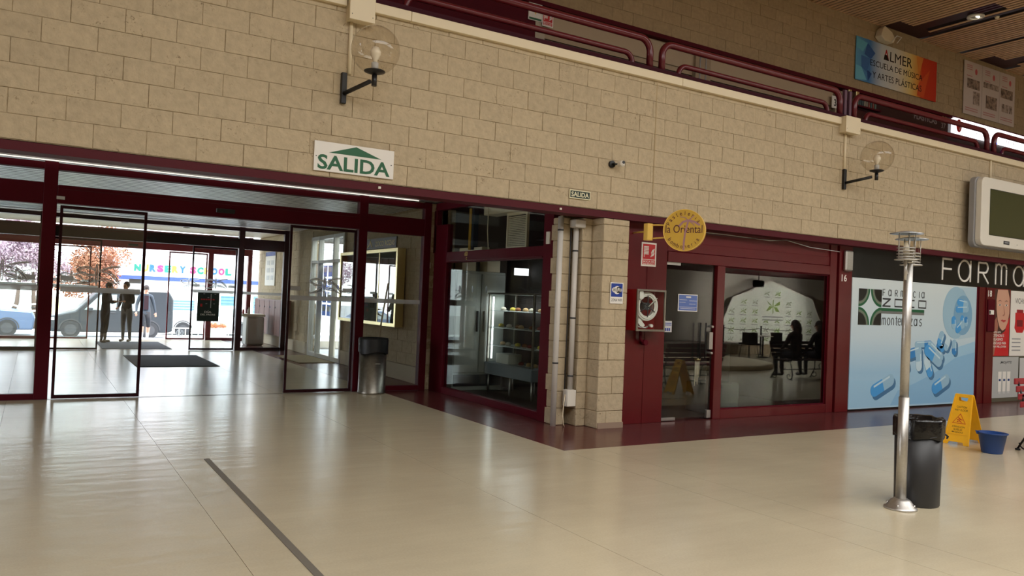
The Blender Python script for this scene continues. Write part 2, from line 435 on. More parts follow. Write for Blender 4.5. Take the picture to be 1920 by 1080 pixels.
def block_wall(parent, origin, axis, u0, u1, z0, z1, matn='block', phase=(0, .2125), holes=(), cuts=(), limit=300, h=.2125, w=.425, dpt=.03, name='stone_block', ref=(0, 0)):
    """axis 'X': wall face normal -Y, u runs along +X.  axis 'Y': face normal -X, u runs along +Y."""
    out = []; k = 0; z = z0
    while z < z1-.02:
        zt = min(z+h, z1); ph = phase[k % 2]; i0 = math.floor((u0-ph)/w); bs = [u0]
        i = i0+1
        while ph+i*w < u1-.04:
            b = ph+i*w
            if b > u0+.06: bs.append(b)
            i += 1
        for c in cuts: bs.append(c)
        bs.append(u1); bs.sort()
        bs = [b for j, b in enumerate(bs) if j == 0 or b-bs[j-1] > .05]
        for a, b in zip(bs, bs[1:]):
            segs = [(a, b)]
            for (h0, h1, g0, g1) in holes:
                if z < g1-.02 and zt > g0+.02:
                    ns = []
                    for s0, s1 in segs:
                        if s1 <= h0 or s0 >= h1: ns.append((s0, s1)); continue
                        if h0-s0 > .05: ns.append((s0, h0))
                        if s1-h1 > .05: ns.append((h1, s1))
                    segs = ns
            for s0, s1 in segs: out.append((s0, s1, z, zt))
        z += h; k += 1
    def centre(b):
        u = (b[0]+b[1])/2
        return (u, origin) if axis == 'X' else (origin, u)
    out.sort(key=lambda b: (centre(b)[0]-ref[0])**2+(centre(b)[1]-ref[1])**2)
    rest = MB(); r = random.Random(5)
    for n, (a, b, c, d) in enumerate(out):
        ww = round(b-a-GAP*2, 2); hh = round(d-c-GAP*2, 3); v = r.randrange(5)
        pos = Vector(((a+b)/2, origin, (c+d)/2)) if axis == 'X' else Vector((origin, (a+b)/2, (c+d)/2))
        pos += (Vector((0, -1, 0)) if axis == 'X' else Vector((-1, 0, 0)))*r.uniform(-.002, .004)
        if n < limit:
            o = bpy.data.objects.new(name, block_me(ww, hh, v, matn, dpt)); COL.objects.link(o); o.parent = parent
            o.location = pos-wloc(parent); o.rotation_euler = (0, 0, 0 if axis == 'X' else -math.pi/2)
        else:
            me = block_me(ww, hh, v, matn, dpt); R = Matrix.Rotation(0 if axis == 'X' else -math.pi/2, 3, 'Z')
            rest.add([R @ q.co+pos for q in me.vertices], [tuple(p.vertices) for p in me.polygons])
    if rest.v: rest.build('stone_block_courses', matn, parent, kind='stuff')

# main wall over the passage and the shops (face at y = 7.78)
WY = 7.78
wf = MB().box(-11, 31, WY+.007, WY+.22, 2.72, 4.60).build('wall_front', 'mortar', kind='structure')
block_wall(wf, WY+.03, 'X', -3.0, 24, 2.725, 4.60, cuts=(6.80,), phase=(-.05, .16), limit=300)
MB().box(6.793, 6.807, WY-.004, WY+.02, 2.725, 4.48).build('joint_sealant', mat('joint_sealant', srgb(168, 148, 112), .8), wf)
# maroon edge beam under it
t1 = MB().box(-11, 31, WY-.012, WY+.24, 2.632, 2.712).build('trim_1', 'fascia', kind='structure')
# cream cable trunking along the top of the wall
tr = empty('cable_trunking', (3, WY-.05, 4.475), 'long cream cable trunking running under the balcony rail', 'trunking')
edges = [-3.0, -.6, 1.3, 2.59, 2.87, 3.30, 7.2, 10.51, 10.87, 13.3, 16.6, 20, 24]
for a, b in zip(edges, edges[1:]):
    if a in (2.59, 10.51): continue
    MB().cbox(a+.002, b-.002, WY-.055, WY+.028, 4.478, 4.582, .004).build('trunking_length', 'cream', tr)
MB().box(-11, 31, WY+.028, WY+.26, 4.585, 4.665).build('trim_3', mat('maroon_rail_base', srgb(64, 30, 38), .85, spec=.1), kind='structure')

def junction(x0, x1, z0, z1, lab, y=WY-.13):
    o = empty('junction_box', ((x0+x1)/2, y, z0), lab, 'box')
    MB().cbox(x0, x1, y+.014, WY, z0, z1, .004).build('box_body', 'cream', o)
    MB().cbox(x0-.006, x1+.006, y, y+.014, z0-.004, z1+.004, .004).build('lid', 'cream', o)
    for sx in (x0+.02, x1-.02): MB().cyl((sx, y-.001, z0+.05), (sx, y+.002, z0+.05), .005, n=8).build('screw', 'dgrey', o)
junction(2.60, 2.86, 4.335, 4.62, 'cream junction box above the globe lamp nearest the exit sign')
junction(10.52, 10.86, 4.355, 4.60, 'cream junction box above the globe lamp over the pastry shop')
def conduit(x, z0, z1, lab):
    MB().cyl((x, WY-.012, z0), (x, WY-.012, z1), .021, n=12).build('conduit', 'cream', loc=(x, WY-.012, z0), label=lab, category='conduit')
conduit(2.655, 3.80, 4.335, 'cream conduit dropping to the globe lamp nearest the exit sign')
conduit(10.66, 3.79, 4.355, 'cream conduit dropping to the globe lamp above the pastry shop')
conduit(14.86, 4.06, 4.478, 'cream conduit dropping to the wall screen')

# upper storey: balcony slab, back wall, upper ceiling
UY = 10.0
box('wall_balcony', mat('balcony_slab', srgb(120, 100, 76), .8), (-11, 31, WY+.24, 12, 3.30, 3.95), kind='structure')
uw = MB().box(-11, 31, UY+.007, UY+.25, 6.12, 7.60).build('wall_upper', 'mortar', kind='structure')
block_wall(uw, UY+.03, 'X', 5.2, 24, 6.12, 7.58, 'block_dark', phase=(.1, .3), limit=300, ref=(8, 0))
box('trim_4', 'redm', (-11, 17.45, UY-.02, UY+.25, 6.05, 6.118), kind='structure')
box('trim_6', 'redm', (17.45, 31, UY-.02, UY+.25, 6.098, 6.118), kind='structure')
uback = empty('wall_shopfront', (10, UY+.1, 3.95), kind='structure')
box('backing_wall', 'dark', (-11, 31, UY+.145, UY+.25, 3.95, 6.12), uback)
box('shop_panel', mat('beige_panel', srgb(172, 152, 124), .6), (6.45, 13.6, UY+.10, UY+.14, 5.60, 6.05), uback)
for a, b in ((6.47, 9.95), (10.02, 13.5)):
    MB().cbox(a, b, UY+.075, UY+.10, 5.68, 6.03, .006).build('shop_panel', mat('beige_raised_panel', srgb(182, 162, 134), .55), uback)
lv = MB()
for i in range(34):
    lv.box(5.2, 13.5, UY+.09+.02*(i % 2), UY+.12+.02*(i % 2), 4.0+i*.047, 4.0+i*.047+.04)
lv.build('shutter_slats', mat('dark_shutter', srgb(66, 54, 44), .5), uback, kind='stuff')
box('pilaster_panel', mat('door_jamb_beige', srgb(160, 140, 114), .6), (9.62, 9.98, UY+.02, UY+.10, 3.95, 6.0), uback)
box('pilaster_panel', mat('door_jamb_beige2', srgb(150, 136, 112), .6), (13.40, 13.62, UY+.02, UY+.10, 3.95, 6.0), uback)
box('pilaster_panel', mat('pale_board', srgb(176, 164, 144), .6), (6.30, 6.47, UY+.01, UY+.10, 3.95, 6.03), uback)
MB().stroke(rrect(9.72, 5.47, 9.86, 5.93, .05), .02, (0, UY+.02, 0), XU, ZU, .01, True).build('door_handle', 'grey', uback)
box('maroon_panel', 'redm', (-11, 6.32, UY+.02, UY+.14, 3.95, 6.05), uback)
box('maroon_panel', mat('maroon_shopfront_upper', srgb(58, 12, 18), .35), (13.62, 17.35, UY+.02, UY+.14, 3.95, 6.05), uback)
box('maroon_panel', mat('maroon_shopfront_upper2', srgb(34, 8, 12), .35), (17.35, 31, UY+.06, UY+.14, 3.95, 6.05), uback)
# ceiling of the hall: narrow wooden slats running away from the front wall
CZ = 7.55
ceil = empty('ceiling', (8, 0, CZ), kind='structure')
box('ceiling_void', 'woodd', (-11, 31, -11.5, UY+.25, CZ+.10, CZ+.2), ceil)
dark_x = [(14.84, 16.12, 9.60, 10.02), (15.28, 15.68, 8.0, 9.75), (18.45, 19.6, 9.6, 10.02), (18.9, 19.35, 7.0, 9.75)]
def slats(x0, x1, name='wood_slats', y0=-11.5, y1=UY+.02, **kw):
    mb = MB(); x = x0
    while x < x1:
        a, b = y0, y1; segs = [(a, b)]
        for d0, d1, e0, e1 in dark_x:
            if x+.09 > d0 and x < d1:
                ns = []
                for s0, s1 in segs:
                    if s1 <= e0 or s0 >= e1: ns.append((s0, s1)); continue
                    if s0 < e0: ns.append((s0, e0))
                    if e1 < s1: ns.append((e1, s1))
                segs = ns
        if not any(abs(x+.045-q) < .07 for q in (16.0, 17.6, 20.4)) or y1 < 7:
            for s0, s1 in segs: mb.box(x, x+.072, s0, s1, CZ, CZ+.012)
        x += .12
    return mb.build(name, 'wood', ceil, kind='stuff')
slats(-11, 9.9, y0=1.2); slats(9.9, 31, y0=1.2)
slats(-11, 31, y0=-11.5, y1=-5.6)
dv = MB()
for d0, d1, e0, e1 in dark_x: dv.box(d0, d1, e0, (e1 if e1 > 10 else 9.60), CZ+.035, CZ+.06)
for q in (16.0, 17.6, 20.4): dv.box(q-.05, q+.05, 1.2, 9.59, CZ+.030, CZ+.05)
dv.build('maroon_ceiling_insert', mat('maroon_ceiling_insert', srgb(52, 16, 26), .5), ceil)
for x in (15.36, 15.48, 15.60): MB().box(x-.02, x+.02, 7.95, 8.5, CZ+.01, CZ+.034).build('insert_rib', mat('insert_rib', srgb(86, 50, 66), .5), ceil)
# bars of a made-up skylight round the added hall lamps, closed above
sk = MB()
for x in [-2.8+i*1.9 for i in range(13)]: sk.box(x-.04, x+.04, -5.6, 1.2, CZ, CZ+.1)
for y in (-5.6, 1.2): sk.box(-3, 21.4, y-.05, y+.05, CZ, CZ+.1)
sk.build('glazing_bars', 'white', ceil)
dl = empty('ceiling_downlight', (15.66, 8.56, CZ-.03), 'round white recessed ceiling light in the dark ceiling insert', 'light')
MB().lathe([(.10, 0), (.155, 0), (.16, .015), (.15, .04), (.10, .03), (.10, 0)], (15.66, 8.56, CZ-.03)).build('trim_ring', 'white', dl)
MB().lathe([(.0, .03), (.06, .035), (.10, .012)], (15.66, 8.56, CZ-.03)).build('reflector', 'steel', dl)
MB().cyl((15.62, 8.52, CZ-.02), (15.70, 8.52, CZ-.02), .022, n=12).build('lamp_bulb', mat('downlight_bulb', (1, .9, .7, 1), .4, emit=2.5), dl)
MB().lathe([(0, -.05), (.03, -.045), (.045, -.02), (.045, 0), (0, 0)], (15.98, 8.32, CZ)).build('smoke_detector', 'cream', loc=(15.98, 8.32, CZ), label='small round detector on the slatted ceiling beside the recessed light', category='detector')

# shell of the hall behind the viewpoint
hw = mat('hall_wall', srgb(176, 156, 124), .9, noise=.08, nscale=3, bump=.3, bscale=20)
MB().box(-11.2, -11, -11.5, WY+.2, 0, CZ+.1).build('wall_left', hw, kind='structure')
MB().box(31, 31.2, -11.5, 12, 0, CZ+.1).build('wall_right', hw, kind='structure')
MB().box(-11.2, 31.2, -11.7, -11.5, 0, CZ+.1).build('wall_back', hw, kind='structure')

# ------------------------------------------------------------------ passage to the street: ceilings and side walls
pc = empty('ceiling_passage', (0, 12, 3.12), kind='structure')
box('ceiling_void', 'aluv', (-8, 6.2, WY+.3, 24.7, 3.19, 3.29), pc)
mb = MB(); y = WY+.30
while y < 20.5: mb.box(-8, 5.95, y, y+.162, 3.14, 3.16); y += .20
mb.build('aluminium_slats', 'alu', pc, kind='stuff')
mb = MB(); y = WY+.30
while y < 20.5: mb.box(-8, 5.95, y+.163, y+.199, 3.1385, 3.16); y += .20
mb.build('dark_joints', 'aluv', pc, kind='stuff')
mb = MB(); y = 20.7
while y < 24.4: mb.box(-8, 5.95, y+.131, y+.139, 3.1385, 3.16); y += .14
mb.build('dark_joints', 'aluv', pc, kind='stuff')
mb = MB(); y = 20.7
while y < 24.5: mb.box(-8, 5.95, y, y+.13, 3.14, 3.16); y += .14
mb.build('cream_slats', 'ceilc', pc, kind='stuff')
for x, y, dlab in ((.35, 22.4, 'left downlight over the street side mat'), (1.9, 22.4, 'middle downlight over the street side mat'), (3.4, 22.5, 'downlight near the notice board wall'), (1.0, 18.3, 'left downlight over the inner mat'), (3.5, 18.3, 'right downlight over the inner mat')):
    d = empty('ceiling_downlight', (x, y, 3.12), group='passage downlights', label='small round '+dlab+' in the passage ceiling', cat='light')
    MB().lathe([(.05, 0), (.085, 0), (.085, .02), (.05, .01), (.05, 0)], (x, y, 3.12), 16).build('trim_ring', 'steel', d)
    MB().lathe([(0, .015), (.05, .008)], (x, y, 3.12), 12).build('reflector', 'bulb', d)
box('led_strip', 'led', (-4.5, 5.35, 11.88, 11.90, 3.122, 3.136), label='thin bright light strip above the inner sliding doors', category='light')  # thin emissive strip along the head of the inner doors
wp = MB().box(5.857, 6.1, 12.0, 16.78, 0, 3.3).box(5.857, 6.1, 19.2, 24.7, 0, 3.3).box(5.857, 6.1, 16.78, 19.2, 2.9, 3.3).build('wall_passage', 'mortar', kind='structure')
block_wall(wp, 5.88, 'Y', 12.05, 24.6, .30, 3.10, limit=300, holes=((16.75, 19.2, -1, 2.9),), phase=(.1, .3), dpt=.03)
for y0, y1 in ((12.05, 16.75), (19.2, 24.6)): MB().cbox(5.80, 5.88, y0, y1, 0, .30, .01).build('plinth_stone', mat('plinth', srgb(186, 172, 148), .85, bump=.3, bscale=30), wp)
MB().box(-1.8, -1.6, 12.1, 24.7, 0, 3.3).build('wall_passage_left', hw, kind='structure')
MB().box(-11, -1.5, 12.0, 12.2, 0, 3.3).build('wall_entry_left', hw, kind='structure')
# block pier where the inner doors end
pr1 = MB().box(5.63, 5.95, 12.0, 12.25, 0, 3.12).build('pillar_inner', 'mortar', kind='structure')
block_wall(pr1, 12.03, 'X', 5.61, 5.97, 0, 3.1, phase=(5.79, 5.79+.2), limit=60)
# stepped block pier at the corner of the pastry shop
def pier(x0, x1, yf, yb, name='pillar_corner', phase=(0, .2)):
    p = MB().box(x0+.012, x1-.012, yf+.02, yb, 0, 2.632).build(name, 'mortar', kind='structure')
    k = 0; z = 0.0
    while z < 2.62:
        zt = min(z+.2125, 2.630); r = random.Random(k*7+int(x0*100))
        sp_ = [x0, x1] if (x1-x0) < .3 or k % 2 else [x0, x0+(.14 if k % 4 == 0 else .22), x1]
        for a, b in zip(sp_, sp_[1:]):
            d = r.uniform(-.004, .006)
            MB().cbox(a+.001+r.uniform(-.006, .004)*(a == x0), b-.001, yf+d, yb, z+.002, zt-.002, .007).build('stone_block', 'block', p)
        z += .2125; k += 1
    return p
pier(6.03, 6.44, 7.78, 8.10); pier(5.885, 6.028, 8.02, 8.3); pier(5.66, 5.79, 8.16, 8.4)
box('trim_5', mat('wood_skirting', srgb(150, 128, 110), .6), (6.04, 6.44, 7.765, 7.785, 0, .07), kind='structure')
box('wall_pier_back', 'mortar', (5.76, 6.44, 8.3, 8.42, 0, 2.7), kind='structure')
# pipes on the pier
def pipe(x, y, z0, z1, r, lab, joints=()):
    o = empty('drain_pipe', (x, y, z0), lab, 'pipe')
    MB().cyl((x, y, z0), (x, y, z1), r, n=16).build('pipe_run', 'wpipe', o)
    for j in joints: MB().cyl((x, y, j), (x, y, j+.02), r+.003, n=16).build('pipe_collar', 'dgrey', o)
pipe(5.615, 8.13, 0, 2.63, .036, 'tall grey pipe beside the display window frame', (.78, 2.45))
pipe(5.825, 8.09, .42, 2.50, .036, 'grey pipe in the pier recess, ending in a small box', (.62, 1.35, 2.2))
o = empty('cable_box', (5.79, 8.02, .25), 'small white cable box low on the stone pier', 'box')
MB().cbox(5.735, 5.865, 8.03, 8.12, .25, .46, .008).build('box_body', 'wpipe', o); MB().cbox(5.742, 5.872, 8.015, 8.03, .252, .458, .004).build('lid', 'white', o)
MB().cbox(5.74, 5.90, 7.98, 8.12, 2.50, 2.60, .01).build('pipe_junction', 'wpipe', loc=(5.82, 8.05, 2.5), label='grey pipe junction box at the top of the pier pipe', category='box')
MB().tube([(5.735, 8.06, .40), (5.70, 8.03, .30), (5.675, 8.01, .15), (5.70, 8.02, .03), (5.72, 8.03, .005)], .006, 6).build('loose_cable', 'cream', loc=(5.7, 8.03, 0), label='thin pale cable hanging from the cable box to the floor', category='cable')
MB().tube([(5.755, 8.10, 2.55), (5.752, 8.10, 1.6), (5.75, 8.10, .46)], .006, 6).build('pier_cable', 'dgrey', loc=(5.75, 8.1, .46), label='thin dark cable running down the pier beside the pipe', category='cable')
MB().cbox(5.60, 5.645, 11.955, 11.99, 2.03, 2.13, .004).build('door_switch', 'white', loc=(5.62, 11.97, 2.03), label='small white switch on the pier beside the inner doors', category='switch')

# ------------------------------------------------------------------ sliding entrance doors, three sets
def logo(parent, x0, y, grey=True, flip=False):
    O = (x0, y, 1.53); sgn = 1
    wing_l = [(-.02, .205), (-.08, .232), (-.13, .24), (-.2, .225), (-.238, .198), (-.225, .165), (-.15, .122), (-.03, .115), (-.03, .135), (-.12, .142), (-.185, .168), (-.2, .19), (-.17, .21), (-.12, .216), (-.06, .205), (-.02, .185)]
    low_l = [(-.03, .105), (-.1, .06), (-.18, .02), (-.25, 0), (-.13, .006), (-.03, .035)]
    wing_r = [(.03, .19), (.1, .225), (.18, .25), (.27, .262), (.29, .25), (.18, .232), (.1, .205), (.16, .18), (.23, .12), (.27, .06), (.285, .005), (.24, .06), (.18, .125), (.12, .165), (.03, .175)]
    low_r = [(.03, .105), (.12, .09), (.19, .06), (.26, .012), (.15, .045), (.03, .065)]
    body = circ(0, .14, .017, 16, sy=8.2)
    for P in (wing_l, low_l, wing_r, low_r, body):
        P = [(a*sgn, b) for a, b in P]
        if grey: MB().prism(P, O, XU, ZU, .0015).build('logo_fill', 'logo_g', parent)
        MB().stroke(P, .012, (O[0], O[1]-.0016, O[2]), XU, ZU, .001, True).build('logo_outline', 'logo_w', parent)
def pane(parent, x0, x1, y, z0, z1, band=True, lg=None, squares=(), m='glass'):
    g = box('glass_pane', m, (x0, x1, y-.004, y+.004, z0, z1), parent)
    if band: MB().prism(grect(x0+.01, 1.42, x1-.01, 1.49), (0, y-.005, 0), XU, ZU, .0012).build('frosted_band', 'frost', parent)
    for s in squares: MB().prism(grect(s, 1.568, s+.15, 1.63), (0, y-.005, 0), XU, ZU, .0012).build('frosted_square', 'frost', parent)
    if lg is not None: logo(parent, lg, y-.0055)
    return g
def leaf(parent, x0, x1, y, m, lg, z1=2.56, st=.035):
    o = MB().box(x0, x0+st, y-.02, y+.02, .01, z1).box(x1-st, x1, y-.02, y+.02, .01, z1).box(x0+st, x1-st, y-.02, y+.02, .01, .055).box(x0+st, x1-st, y-.02, y+.02, z1-.04, z1).build('sliding_leaf', m, parent)
    c = (x0+x1)/2-.06
    pane(o, x0+st, x1-st, y, .055, z1-.04, True, lg, (x0+.04, x1-.19))
    return o
leaf_m = mat('dark_leaf_frame', srgb(44, 8, 16), .5, spec=.15)
def entrance(name, Y, m, header_m=None):
    D = empty(name, (2.3, Y, 0), kind='structure')
    for x0, x1 in ((.04, .20), (4.36, 4.50)):
        MB().cbox(x0, x1, Y-.07, Y+.07, 0, 3.12, .004).build('post', m, D)
    MB().cbox(5.50, 5.62, Y-.066, Y+.066, 0, 3.12, .004).build('post', m, D)
    MB().cbox(-1.5, -1.38, Y-.066, Y+.066, 0, 3.12, .004).build('post', m, D)
    MB().cbox(.20, 4.36, Y-.10, Y+.07, 2.58, 2.82, .006).build('door_header', header_m or m, D)
    MB().box(.20, 4.36, Y-.105, Y-.1, 2.765, 2.775).build('header_bead', 'fascia', D)
    for a, b in ((-1.38, .04), (4.50, 5.5)): MB().cbox(a, b, Y-.06, Y+.06, 2.56, 2.84, .004).build('transom_rail', m, D)
    MB().box(-1.45, 5.55, Y-.058, Y+.058, 3.02, 3.11).build('head_rail', m, D)
    for a, b in ((-1.38, .04), (4.50, 5.5)):
        MB().box(a, b, Y-.045, Y+.045, 0, .075).build('bottom_rail', m, D)
        pane(D, a, b, Y, .075, 2.56, True, None, (b-.19,) if b < 1 else ())
        pane(D, a, b, Y, 2.84, 3.02, False)
    pane(D, .20, 4.36, Y, 2.82, 3.02, False)
    logo(D, -.37, Y-.006)
    leaf(D, .24, 1.29, Y-.045, leaf_m if Y < 24 else m, .70); leaf(D, 3.275, 4.33, Y-.045, leaf_m if Y < 24 else m, 3.84)
    MB().cbox(2.18, 2.44, Y-.135, Y-.10, 2.64, 2.70, .006).build('motion_sensor', 'blk', D)
    MB().box(.19, .285, Y-.108, Y-.10, 2.63, 2.672).build('maker_plate', 'lgrey', D)
    return D
door_a = entrance('door_1', 12.0, M['redm'])
door_b = entrance('door_2', 20.6, mat('maroon_frame_dark', srgb(58, 10, 22), .35), mat('dark_brown_header', srgb(44, 26, 20), .5))
door_c = entrance('door_3', 24.6, mat('maroon_frame_street', srgb(104, 20, 34), .35))
for y in (11.93, 20.55): MB().box(-1.3, 5.5, y-.006, y+.006, 0, .0025).build('track_line', 'dgrey', floor)

# poster on the middle door
p = empty('door_poster', (3.68, 20.53, .72), 'dark green Dia del Padre poster stuck on the middle sliding door', 'poster')
box('sheet', 'greend', (3.43, 3.94, 20.532, 20.538, .72, 1.43), p)
text('D\u00cdA', 'whitep', (3.60, 20.53, .925), XU, ZU, .17, .065, parent=p, bold=.02)
text('DEL PADRE', 'whitep', (3.51, 20.53, .865), XU, ZU, .35, .04, parent=p, bold=.02)
[box('red_print', 'signred', (3.51+i*.055, 3.55+i*.055, 20.528, 20.532, 1.245, 1.275), p) for i in range(6)]
box('tie_print', 'lgrey', (3.735, 3.75, 20.528, 20.532, 1.05, 1.40), p)
box('tag_print', 'signred', (3.50, 3.545, 20.528, 20.532, 1.08, 1.15), p)
for x, z in ((3.62, 1.15), (3.80, 1.15), (3.66, 1.30), (3.56, 1.39), (3.82, 1.39)): box('tag_print', 'grey', (x, x+.04, 20.529, 20.532, z, z+.015), p)

# mats
def rug(name, x0, x1, y0, y1, lab, m='rubber'):
    o = MB().cbox(x0, x1, y0, y1, 0, .012, .004).build(name, m, loc=((x0+x1)/2, (y0+y1)/2, 0), label=lab, category='mat')
    return o
rug('doormat', 1.70, 3.20, 16.3, 18.95, 'black doormat between the first and second sliding doors')
rug('doormat', 1.42, 2.95, 20.85, 23.45, 'black doormat behind the second sliding doors, under the two standing people')
rug('doormat', 4.95, 5.75, 16.9, 18.9, 'brown coir doormat at the side shop door in the passage', 'coir')

# side shop in the passage (aluminium door with blue posters)
sp_ = empty('door_side_shop', (5.88, 18, 0), kind='structure')
alu = mat('pale_aluminium_frame', srgb(188, 186, 176), .4)
for y0, y1 in ((16.78, 16.86), (17.45, 17.53), (19.12, 19.2), (18.55, 18.62)): MB().cbox(5.80, 5.92, y0, y1, .0, 2.9, .004).build('frame_post', alu, sp_)
for z0, z1 in ((.0, .10), (2.82, 2.9), (2.25, 2.32)): MB().cbox(5.806, 5.914, 16.8, 19.18, z0, z1, .004).build('frame_rail', alu, sp_)
box('glass_pane', 'glass', (5.865, 5.872, 16.86, 19.12, .1, 2.82), sp_)
box('side_shop_back', mat('side_shop_wall', srgb(150, 160, 170), .7), (7.3, 7.4, 16.0, 21, 0, 3), kind='structure').name = 'wall_side_shop'
box('floor_side_shop', 'lgrey', (6.1, 7.3, 16.0, 21, -.1, 0), kind='structure')
box('ceiling_side_shop', 'aluv', (6.1, 7.4, 15.9, 21, 2.9, 3.0), kind='structure')
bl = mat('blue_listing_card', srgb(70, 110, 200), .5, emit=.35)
k = 0
for i in range(3):
    for j in range(4):
        y = 18.45-i*.36; z = 1.0+j*.31
        o = empty('window_card', (5.95, y, z), ['top', 'second', 'third', 'bottom'][3-j]+' blue listing card of the '+['farther', 'middle', 'nearer'][i]+' column in the side shop window', 'poster', 'blue listing cards in the side shop window')
        box('card', bl, (5.94, 5.944, y-.14, y+.14, z, z+.27), o); box('photo_print', 'whitep', (5.936, 5.94, y-.10, y+.10, z+.11, z+.23), o)
area('side_shop_lamp', (6.6, 18.0, 2.85), 1.2, 3, 45, (.9, .95, 1))

# gold framed notice case on the passage wall, name plate above
nc = empty('notice_case', (5.85, 15.0, .97), 'gold framed glass notice case on the stone wall beside the inner doors', 'display case')
f = MB()
for y0, y1, z0, z1 in ((13.42, 16.6, .97, 1.03), (13.42, 16.6, 2.37, 2.43), (13.42, 13.49, 1.03, 2.37), (16.53, 16.6, 1.03, 2.37)): f.box(5.66, 5.82, y0, y1, z0, z1)
f.build('case_frame', 'brass', nc)
box('case_back', mat('notice_paper', srgb(168, 172, 170), .7), (5.80, 5.82, 13.49, 16.53, 1.03, 2.37), nc)
for y in (14.35, 15.4): box('sliding_glass_stile', 'brass', (5.675, 5.69, y-.012, y+.012, 1.03, 2.37), nc)
box('case_glass', 'shopglass', (5.68, 5.684, 13.49, 16.53, 1.03, 2.37), nc)
r = random.Random(3)
for i in range(9):
    y = 16.3-i*.31; z = 1.15+r.random()*.25; c = r.choice([srgb(214, 206, 186), srgb(150, 168, 190), srgb(60, 64, 70), srgb(120, 116, 104)])
    box('pinned_sheet', mat('pinned_sheet', c, .7), (5.792, 5.798, y-.24, y, z, z+.42), nc)
    box('pinned_sheet', mat('pinned_sheet2', r.choice([srgb(190, 200, 214), srgb(204, 198, 178)]), .7), (5.792, 5.798, y-.25, y, z+.5, z+.95), nc)
pl = empty('name_plate', (5.84, 14.7, 2.47), 'brown plate with gold lettering above the notice case', 'sign')
box('plate', mat('brown_plate', srgb(96, 82, 66), .5), (5.825, 5.85, 13.9, 15.5, 2.47, 2.68), pl)
gl = mat('gold_lettering', srgb(228, 196, 96), .4)
text('ZOCO ROZAS', gl, (5.822, 14.98, 2.52), (0, -1, 0), ZU, 1.0, .10, parent=pl, bold=.01)
MB().stroke([(0, 0), (.10, .05), (.16, .13)], .03, (5.822, 15.40, 2.51), (0, -1, 0), ZU, .003).stroke([(.13, .14), (.27, .0)], .03, (5.822, 15.40, 2.51), (0, -1, 0), ZU, .003).build('logo_mark', gl, pl)
# pale broom handle leaning in the fixed pane corner
MB().cyl((4.72, 12.10, .03), (4.96, 12.10, 1.75), .014, n=8).build('broom_handle', 'cream', loc=(4.72, 12.1, 0), label='pale broom handle leaning behind the fixed glass beside the steel bin', category='handle')
# notice board and white bin beyond the middle doors, timber lockers
o = empty('wall_notice', (5.83, 23.1, 1.69), 'white notice board with blue heading on the stone wall by the street doors', 'board')
box('board_sheet', 'whitep', (5.82, 5.84, 22.65, 23.75, 1.69, 2.68), o); box('blue_heading', 'signblue', (5.815, 5.82, 22.66, 23.74, 2.55, 2.67), o)
for i in range(3):
    for j in range(2): box('printed_block', 'lgrey', (5.815, 5.82, 22.8+j*.45, 23.1+j*.45, 1.85+i*.22, 1.98+i*.22), o)
cbn = mat('brown_panel', srgb(120, 74, 66), .5)
o = empty('wall_cupboard', (5.72, 22.3, .12), 'low row of reddish brown cupboard doors on the passage wall behind the white bin', 'cupboard')
MB().cbox(5.70, 5.80, 20.75, 24.3, .30, 1.30, .005).build('cupboard_body', cbn, o)
for i in range(6):
    y = 20.78+i*.585; MB().cbox(5.68, 5.70, y, y+.56, .33, 1.27, .005).build('cupboard_door', cbn, o)
    MB().cyl((5.675, y+.5, 1.08), (5.66, y+.5, 1.08), .02, n=8).build('door_knob', 'black', o)
o = empty('sanitiser_bin', (5.28, 22.6, 0), 'light grey tall bin with small bottles on top by the street doors', 'bin')
MB().cbox(5.04, 5.52, 22.35, 22.85, .0, .80, .04).build('bin_body', 'lgrey', o, bevel=.01)
MB().cbox(4.90, 5.54, 22.33, 22.87, .80, .87, .02).build('bin_lid', 'white', o)
MB().lathe([(0, 0), (.04, 0), (.04, .12), (.015, .15), (.015, .19), (0, .19)], (5.12, 22.5, .87), 12).build('sanitiser_bottle', 'white', loc=(5.12, 22.5, .87), label='small white pump bottle on the lid of the grey bin', category='bottle')
MB().lathe([(0, 0), (.035, 0), (.035, .10), (.012, .13), (0, .13)], (4.97, 22.5, .87), 12).build('sanitiser_bottle', mat('pink_bottle', srgb(214, 120, 130), .4), loc=(4.97, 22.5, .87), label='small pink bottle on the lid of the grey bin', category='bottle')

# ------------------------------------------------------------------ pastry shop: corner display window (plane x = 5.75)
w1 = empty('window_1', (5.75, 10, 0), kind='structure')
def wb(n, y0, y1, z0, z1, x0=5.70, x1=5.80, m='redm'): MB().cbox(x0, x1, y0, y1, z0, z1, .004).build(n, m, w1)
wb('frame_post', 11.48, 11.95, 0, 2.75); wb('frame_post', 8.36, 8.58, 0, 2.70, 5.66, 5.80)
wb('bottom_rail', 8.58, 11.48, 0, .10); wb('transom', 8.58, 11.48, 2.12, 2.29); wb('head_rail', 8.36, 11.95, 3.0, 3.12)
wb('transom_bead', 8.60, 11.3, 2.125, 2.15, 5.66, 5.70, 'fascia')
wb('frame_post', 11.90, 12.02, 2.29, 3.0)
box('glass_pane', 'caseglass', (5.746, 5.754, 8.58, 11.48, .10, 2.12), w1); box('glass_pane', 'caseglass', (5.746, 5.754, 8.58, 11.48, 2.29, 3.0), w1)
for y in (11.06, 10.63, 10.20):
    MB().prism(circ(0, 0, .028, 14, 1.9), (5.744, y, 1.70), (0, -1, 0), ZU, .0015).build('door_sticker', 'blk', w1)
text('60', 'gold', (5.695, 10.85, 2.21), (0, -1, 0), ZU, .10, .07, parent=w1, bold=.02); text('c', 'gold', (5.695, 10.80, 2.15), (0, -1, 0), ZU, .035, .045, parent=w1, bold=.02)
